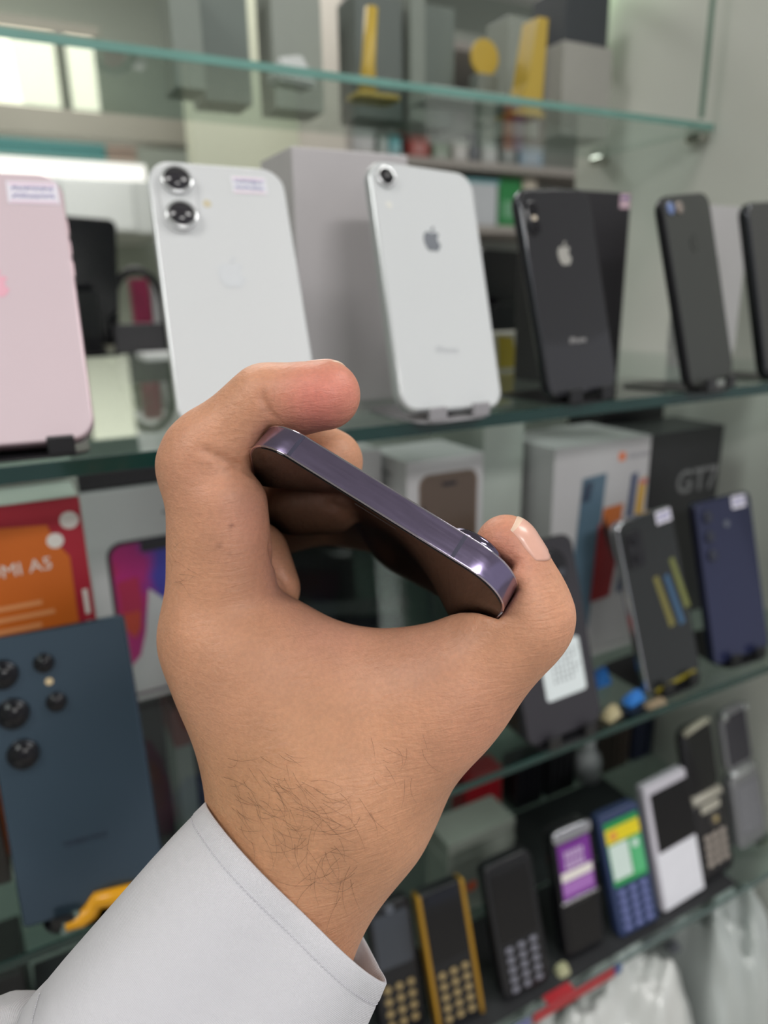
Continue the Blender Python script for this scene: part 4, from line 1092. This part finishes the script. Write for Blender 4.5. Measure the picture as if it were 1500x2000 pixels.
tag(bx('red_carton', .098, .125, .563, .580, S2, -.304, mat('red_card', (150, 32, 34), .5), bev=.001), 'little red carton at the foot of the colourful box', 'box')
o = obj('chrome_tube', lathe_me([(.004, 0), (.006, .002), (.006, .030), (.004, .032)], 18, 'z'), mat('chrome', (200, 200, 206)), None, (.058, .43, S3 + EYE)); tag(o, 'short chrome tube by the corner of the blue phone', 'tube')
# shelf-edge label strip
t = empty('label_strip', 'red price strip clipped to the lowest shelf edge', 'label strip', Matrix.Translation((.3705, .3535, S3 - .006 + EYE)))
obj('strip', box_me(-.047, .047, -.0015, 0, -.004, .006, .0004), mat('red_strip', (166, 40, 48), .4), t)
obj('strip_tab', box_me(-.030, .000, 0, .014, .0062, .0070, .0002), mat('red_strip', (166, 40, 48)), t)
obj('blue_end', box_me(.0472, .056, -.0015, 0, -.004, .006, .0004), mat('blue_strip', (52, 84, 136), .4), t)
t = empty('label_strip', 'lilac price strip at the bottom of the picture', 'label strip', Matrix.Translation((.275, .3535, S3 - .006 + EYE)))
obj('strip', box_me(-.045, .045, -.0015, 0, -.004, .006, .0004), mat('lilac_strip', (104, 108, 150), .4), t)
wedge('yellow_ball', 'cream plastic bead between keypad phones', 'bead', (.3720, .372, S3), .007, .006, .012, mat('cream_plastic', (176, 176, 142), .4))

# crumpled clear bags on the cabinet base
def bag(label, cx, cy, w, d, h, seed, m):
    rg = random.Random(seed); n = 34
    ph = [rg.uniform(0, 6.3) for _ in range(12)]; V = []; F = []
    for j in range(n + 1):
        for i in range(n + 1):
            u, v = i / n * 2 - 1, j / n * 2 - 1
            z = (max(0, 1 - u ** 4) * max(0, 1 - v ** 4)) ** .6
            f = .25 * abs(math.sin(3 * u + 2 * v + ph[0])) + .2 * abs(math.sin(5 * v - 3 * u + ph[1])) + .16 * abs(math.sin(9 * u + 4 * v + ph[2])) + .12 * abs(math.sin(12 * v - 7 * u + ph[3]))
            V.append((u * w / 2 * (1 + .05 * math.sin(6 * v + ph[4])), v * d / 2 * (1 + .05 * math.sin(5 * u + ph[5])), .001 + h * z * (.55 + f)))
    for j in range(n):
        for i in range(n):
            a = j * (n + 1) + i; F.append((a, a + 1, a + n + 2, a + n + 1))
    B = len(V); V += [(x, y, 0) for x, y, z in V]
    for j in range(n):
        for i in range(n):
            a = B + j * (n + 1) + i; F.append((a, a + n + 1, a + n + 2, a + 1))
    rim = [i for i in range(n + 1)] + [j * (n + 1) + n for j in range(1, n + 1)] + [n * (n + 1) + i for i in range(n - 1, -1, -1)] + [j * (n + 1) for j in range(n - 1, 0, -1)]
    for a, b in zip(rim, rim[1:] + rim[:1]): F.append((a, B + a, B + b, b))
    o = obj('plastic_bag', mesh('plastic_bag', V, F, True), m, None, (cx, cy, -.790 + EYE)); tag(o, label, 'bag'); return o
PLB = mat('white_polythene', (204, 206, 204), .18, 0, .3, .04, 30)
bag('crumpled white polythene bag below the lowest shelf', .45, .42, .22, .18, .135, 3, PLB)
bag('crumpled clear bag near the side panel', .633, .44, .12, .22, .135, 8, mat('grey_polythene', (178, 184, 182), .12, 0, .4, .04, 30))
bag('crumpled white bag low at the picture bottom', .250, .43, .15, .16, .07, 12, mat('white_polythene2', (196, 196, 192), .2, 0, .3, .04, 30))
wedge('lime_token', 'lime green plastic bit on the crumpled bag', 'token', (.512, .415, -.708), .007, .006, .010, mat('lime_plastic', (186, 200, 60), .4))
wedge('dark_token', 'dark grey plastic bit on the clear bag', 'token', (.578, .410, -.712), .010, .008, .010, mat('slate_plastic', (96, 98, 104), .4))

# ------------------------------------------------------------------ back row of the top display shelf, solid things standing for mirror reflections
p = phone('black phone standing in for a mirror reflection, behind the pink phone', frame((.1150, 1.080, -.0580), (1, 0, 0), (.05, -.22, .97)), .0900, .1650, .008, .010, mat('reflection_black', (14, 13, 18), .25), mat('reflection_rim', (22, 22, 26), .3), edge=.002)  # added where a mirror would show the two-lens phone's dark screen
stand_at('black stand added under the phone that replaces a reflection', (.1150, 1.080, S1 + .0002), 180, STAND_B, w=.07, lean=16)
pts = [(-.034 + .068 * 0, 0, 0)]
arch = [(.034 * math.cos(a), 0, .060 + .050 * math.sin(a)) for a in [math.pi * k / 16 for k in range(17)]]
o = obj('ring_stand', tube_me([(.034, 0, 0)] + arch + [(-.034, 0, 0)], .0055, 10), mat('black_plastic', (24, 24, 27)), None, (.190, 1.075, S1 + EYE + .0002)); tag(o, 'black arched ring stand behind the white phone', 'stand')
tag(bx('magenta_box', .188, .212, 1.105, 1.130, S1, .030, mat('magenta_card', (168, 44, 88), .5), bev=.001), 'small magenta box behind the ring stand', 'box')
tag(bx('white_carton', .2140, .2400, 1.105, 1.130, S1, .020, CARD_W, bev=.001), 'small white box next to the magenta one', 'box')
tag(bx('charcoal_block', .150, .215, 1.045, 1.062, S1, -.030, mat('charcoal_block', (60, 58, 62), .5), bev=.001), 'low charcoal block in front of the ring stand', 'block')
tag(bx('paper_stack', .170, .212, .960, 1.020, S1, -.066, mat('paper_white', (222, 224, 224), .6)), 'thin stack of white paper on the shelf', 'paper')
p = phone('black phone standing in for a mirrored screen behind the white single-lens phone', frame((.5480, .7450, -.0580), (1, 0, 0), (.05, -.22, .97)), .0800, .1100, .008, .010, mat('reflection_black', (14, 13, 18)), mat('reflection_rim', (22, 22, 26)), edge=.002)  # solid copy of the single-lens phone's reflected screen
stand_at('small black stand added under the mirrored-screen copy', (.5480, .745, S1 + .0002), 180, STAND_B, w=.07, up=.06, lean=16)
e = carton('yellow and white box low behind the white single-lens phone', .4150, .4700, .560, .590, S1, -.035, mat('cream_card', (178, 178, 168), .5), group=None)
art(e, [(-.020, .002), (.004, .002), (-.004, .031), (-.022, .033)], mat('mustard_print', (158, 142, 40), .5))

# ------------------------------------------------------------------ things on the topmost glass shelf
ZU = SU + .0062
YEL = mat('yellow_plastic', (196, 166, 70), .4)
t = empty('tripod', 'mustard yellow stand on the topmost glass shelf', 'stand', Matrix.Translation((.327, .635, ZU + EYE)))
obj('post', tube_me([(0, 0, .002), (.002, 0, .030), (.006, 0, .072)], .007, 10, taper=[1.3, .9, .8]), YEL, t)
obj('foot', slab_me(.044, .030, .004, .008, .001).copy(), YEL, t).matrix_local = Matrix.Translation((.006, -.015, 0)) @ Matrix.Rotation(math.radians(-90), 4, 'X') @ Matrix.Translation((0, -.004, 0))
t = empty('wedge_stand', 'yellow wedge-shaped stand left of the dark box', 'stand', Matrix.Translation((.498, .635, ZU + EYE)))
me_ = flat_me([(-.016, 0), (.016, 0), (.020, .086), (.008, .086), (-.002, .030)], .012, .024, 'wedge_body'); obj('wedge_body', me_, YEL, t)
obj('foot', box_me(-.022, .020, -.014, .014, 0, .004, .001), YEL, t)
t = empty('round_sign', 'round yellow disc on a small foot', 'disc', Matrix.Translation((.482, .676, ZU + EYE)))
obj('disc', lathe_me([(.0160, -.002), (.0170, -.001), (.0170, .001), (.0160, .002)], 26), YEL, t).location = (0, 0, .062)
obj('foot', box_me(-.012, .012, -.008, .008, 0, .046, .001), mat('grey_foot', (120, 126, 120), .4), t)
e = carton('dark slate box stacked on a white carton at the upper right', .588, .650, .680, .735, .2570, .310, mat('slate_card', (62, 66, 72), .5), group=None)
carton('white carton under the dark slate box', .584, .654, .675, .738, ZU, .2568, mat('grey_card2', (176, 174, 168), .5), group=None)
GB = [mat('greygreen_%d' % k, c, .5) for k, c in enumerate(((132, 140, 132), (112, 122, 116), (150, 156, 148), (98, 106, 102)))]
for k, (x0, x1, y0, z1, lab) in enumerate(((.165, .190, .66, .250, 'slim pale carton on the topmost shelf'),
        (.197, .240, .69, .270, 'dark grey-green carton on the topmost shelf'), (.262, .310, .69, .275, 'mid grey carton left of the mustard stand'), (.345, .395, .69, .270, 'grey carton right of the mustard stand'), (.402, .418, .685, .290, 'narrow pale upright carton'), (.425, .462, .70, .275, 'dark carton behind the round yellow disc'), (.530, .575, .70, .280, 'grey-green carton left of the slate box'))):
    carton(lab, x0, x1, y0, y0 + .04, ZU, z1, GB[k % 4], group='cartons on the topmost shelf')
wedge('white_gadget', 'small white tilted gadget on the topmost shelf', 'gadget', (.250, .620, ZU), .020, .012, .026, mat('white_gadget', (186, 190, 188), .4), 12)
tag(bx('flat_tray', .372, .470, .600, .640, ZU, ZU + .010, mat('pale_tray', (156, 164, 158), .4), bev=.001), 'flat pale tray on the topmost shelf', 'tray')
t = empty('tube_lamp', 'bright greenish tube lamp at the top of the cabinet', 'lamp', Matrix.Translation((.640, .735, .340 + EYE)))
obj('tube', lathe_me([(.006, -.055), (.008, -.052), (.008, .052), (.006, .055)], 16, 'x'), mat('tube_glow', (214, 240, 204), .4, emit=2.2), t)
obj('bracket', box_me(-.058, .058, -.004, .012, .0085, .014, .001), LFR, t)
tag(bx('bright_panel_edge', .672, .6985, .752, .758, .270, .600, mat('panel_edge_glow', (206, 228, 196), .5, emit=.55)), 'pale green panel edge in the cabinet corner, its brightness put in as glow', 'lamp')  # bright corner edge of the side panel, its light put in as emission

# ------------------------------------------------------------------ the reflected shop, built as solid things beyond an open back
WALLB = mat('shop_wall', (164, 172, 162), .7, 0, 0, .06, 2)
struct(bx('wall_far', -2.5, 4.5, 3.0, 3.05, -EYE, 1.25, WALLB))
struct(bx('wall_left', -2.5, -2.45, -2.6, 3.0, -EYE, 1.25, WALLB))
DAY = mat('daylight_pane', (255, 246, 226), .4, emit=1.15)
GREYB = mat('grey_beam', (146, 144, 132), .6, 0, 0, .08, 6)
def window(n, x0, x1, z0, z1, y, mull):
    w = empty('window_%d' % n, None, None, Matrix.Translation(((x0 + x1) / 2, y, z0 + EYE))); struct(w, 'bright window pane at the back of the shop')
    hw = (x1 - x0) / 2; h = z1 - z0
    obj('pane', box_me(-hw, hw, 0, .006, 0, h), DAY, w)
    for x in mull: obj('mullion', box_me(x - .015, x + .015, -.02, .0, 0, h), GREYB, w)
    obj('window_frame', box_me(-hw - .02, hw + .02, -.018, .0, -.03, 0), GREYB, w); obj('window_frame', box_me(-hw - .02, hw + .02, -.018, .0, h, h + .03), GREYB, w)
    return w
window(1, -.55, .425, .560, .790, 2.70, (-.1, .388))
window(2, -.45, .420, -.62, -.175, 2.70, (-.05, .27))
struct(bx('trim_1', -.7, .690, 2.50, 2.60, .470, .540, GREYB), 'grey ceiling beam at the back of the shop')
tag(bx('teal_banner', -.3, .420, 2.66, 2.68, .440, .485, mat('teal_print', (116, 184, 186), .5)), 'teal banner strip under the grey beam', 'banner')
tag(bx('pink_banner', .424, .516, 2.66, 2.68, .440, .490, mat('blush_print', (204, 182, 170), .5)), 'blush banner piece beside the teal strip', 'banner')
tag(bx('light_box', -.3, .535, 2.64, 2.69, .375, .425, mat('lightbox_glow', (255, 253, 246), .5, emit=1.0)), 'long white light box under the teal banner', 'lamp')
tag(bx('white_cupboard', -.3, .530, 2.40, 2.68, -EYE, .340, mat('cupboard_white', (206, 210, 208), .4)), 'white cupboard below the light box', 'cupboard') if False else None
cb = empty('wall_cupboard', 'white wall cupboard below the light box', 'cupboard', Matrix.Translation((.12, 2.70, .20 + EYE)))
obj('cupboard_body', box_me(-.42, .44, -.25, .29, 0, .15, .003), mat('cupboard_white', (206, 210, 208), .4), cb)
for x in (-.21, .01, .23): obj('cupboard_door', box_me(x - .10, x + .10, -.262, -.2505, .006, .144, .002), mat('cupboard_door', (216, 220, 218), .35), cb)
struct(bx('wall_partition', .545, .86, 2.05, 2.12, -EYE, 1.25, mat('pale_green_paint', (194, 198, 178), .7)), 'pale green partition in the shop')
# display shelving at the right of the far side
t = empty('shelving_unit', 'grey shelving unit deep in the shop', 'shelving', Matrix.Translation((1.30, 2.05, -EYE + EYE)))
GRS = mat('greige_board', (166, 160, 154), .5)
obj('back_board', box_me(-.44, .62, .0, .02, 0, EYE + .75), mat('shelving_back', (158, 164, 156), .6), t)
for z in (-.60, -.21, .185, .345, .62): obj('shelf_board', box_me(-.44, .62, -.30, -.0005, z + EYE - .020, z + EYE, .002), GRS, t)
for x in (-.45, .63): obj('side_board', box_me(x - .0095, x + .0095, -.30, .02, 0, EYE + .75), GRS, t)
goods = [(.880, .945, .345, .062, (206, 208, 206), 'white pack'), (.960, .985, .345, .050, (176, 190, 184), 'pale pack'), (.990, 1.025, .345, .055, (110, 176, 180), 'teal pack'), (1.050, 1.110, .345, .075, (168, 74, 66), 'red pack'),
         (1.125, 1.175, .345, .045, (150, 166, 148), 'sage pack'), (1.190, 1.235, .345, .060, (208, 206, 200), 'ivory pack'), (1.245, 1.270, .345, .080, (92, 98, 104), 'slate pack'), (1.285, 1.335, .345, .060, (196, 200, 196), 'light pack'), (1.350, 1.40, .345, .085, (130, 138, 132), 'grey pack'), (1.415, 1.50, .345, .070, (148, 170, 184), 'sky blue pack'),
         (1.344, 1.425, .185, .130, (46, 140, 74), 'green pack'), (1.432, 1.480, .185, .132, (216, 206, 188), 'cream pack'), (1.488, 1.530, .185, .120, (84, 84, 78), 'dark pack'), (1.12, 1.195, .185, .10, (190, 194, 190), 'white carton pack'),
         (1.277, 1.327, -.21, .310, (188, 198, 186), 'mint book'), (1.331, 1.352, -.21, .300, (50, 52, 44), 'dark green book'), (1.356, 1.388, -.21, .310, (184, 86, 56), 'rust orange book'), (1.392, 1.425, -.21, .300, (168, 128, 150), 'mauve book'), (1.43, 1.50, -.21, .26, (190, 180, 170), 'beige book'), (1.10, 1.26, -.21, .25, (196, 198, 194), 'white binder')]
for k, (x0, x1, z, h, c, nm) in enumerate(goods):
    kind = 'book' if 'book' in nm else ('binder' if 'binder' in nm else 'pack')
    e = empty('shelf_' + kind, nm + ' standing on the shelving unit deep in the shop', kind, Matrix.Translation(((x0 + x1) / 2, 1.80, z + EYE + .0006)), 'goods on the far shelving')
    w = (x1 - x0) / 2
    obj('cover', box_me(-w, w, 0, .10, 0, h, .002), mat('goods_%d' % k, c, .5), e)
    obj('front_label', box_me(-w * .6, w * .6, -.0008, 0, h * .2, h * .55), mat('goods_label_%d' % k, tuple(min(255, int(v * .6 + 90)) for v in c), .5), e)
t = empty('wire_basket', 'white basket with blue rim on the far shelving', 'basket', Matrix.Translation((1.270, 1.79, .1856 + EYE)))
obj('basket_body', slab_me(.125, .120, .10, .010, .004, y0=0), mat('basket_white', (204, 208, 212), .4), t)
obj('basket_rim', box_me(-.066, .066, -.003, .103, .112, .122, .002), mat('basket_rim', (120, 176, 182), .4), t)
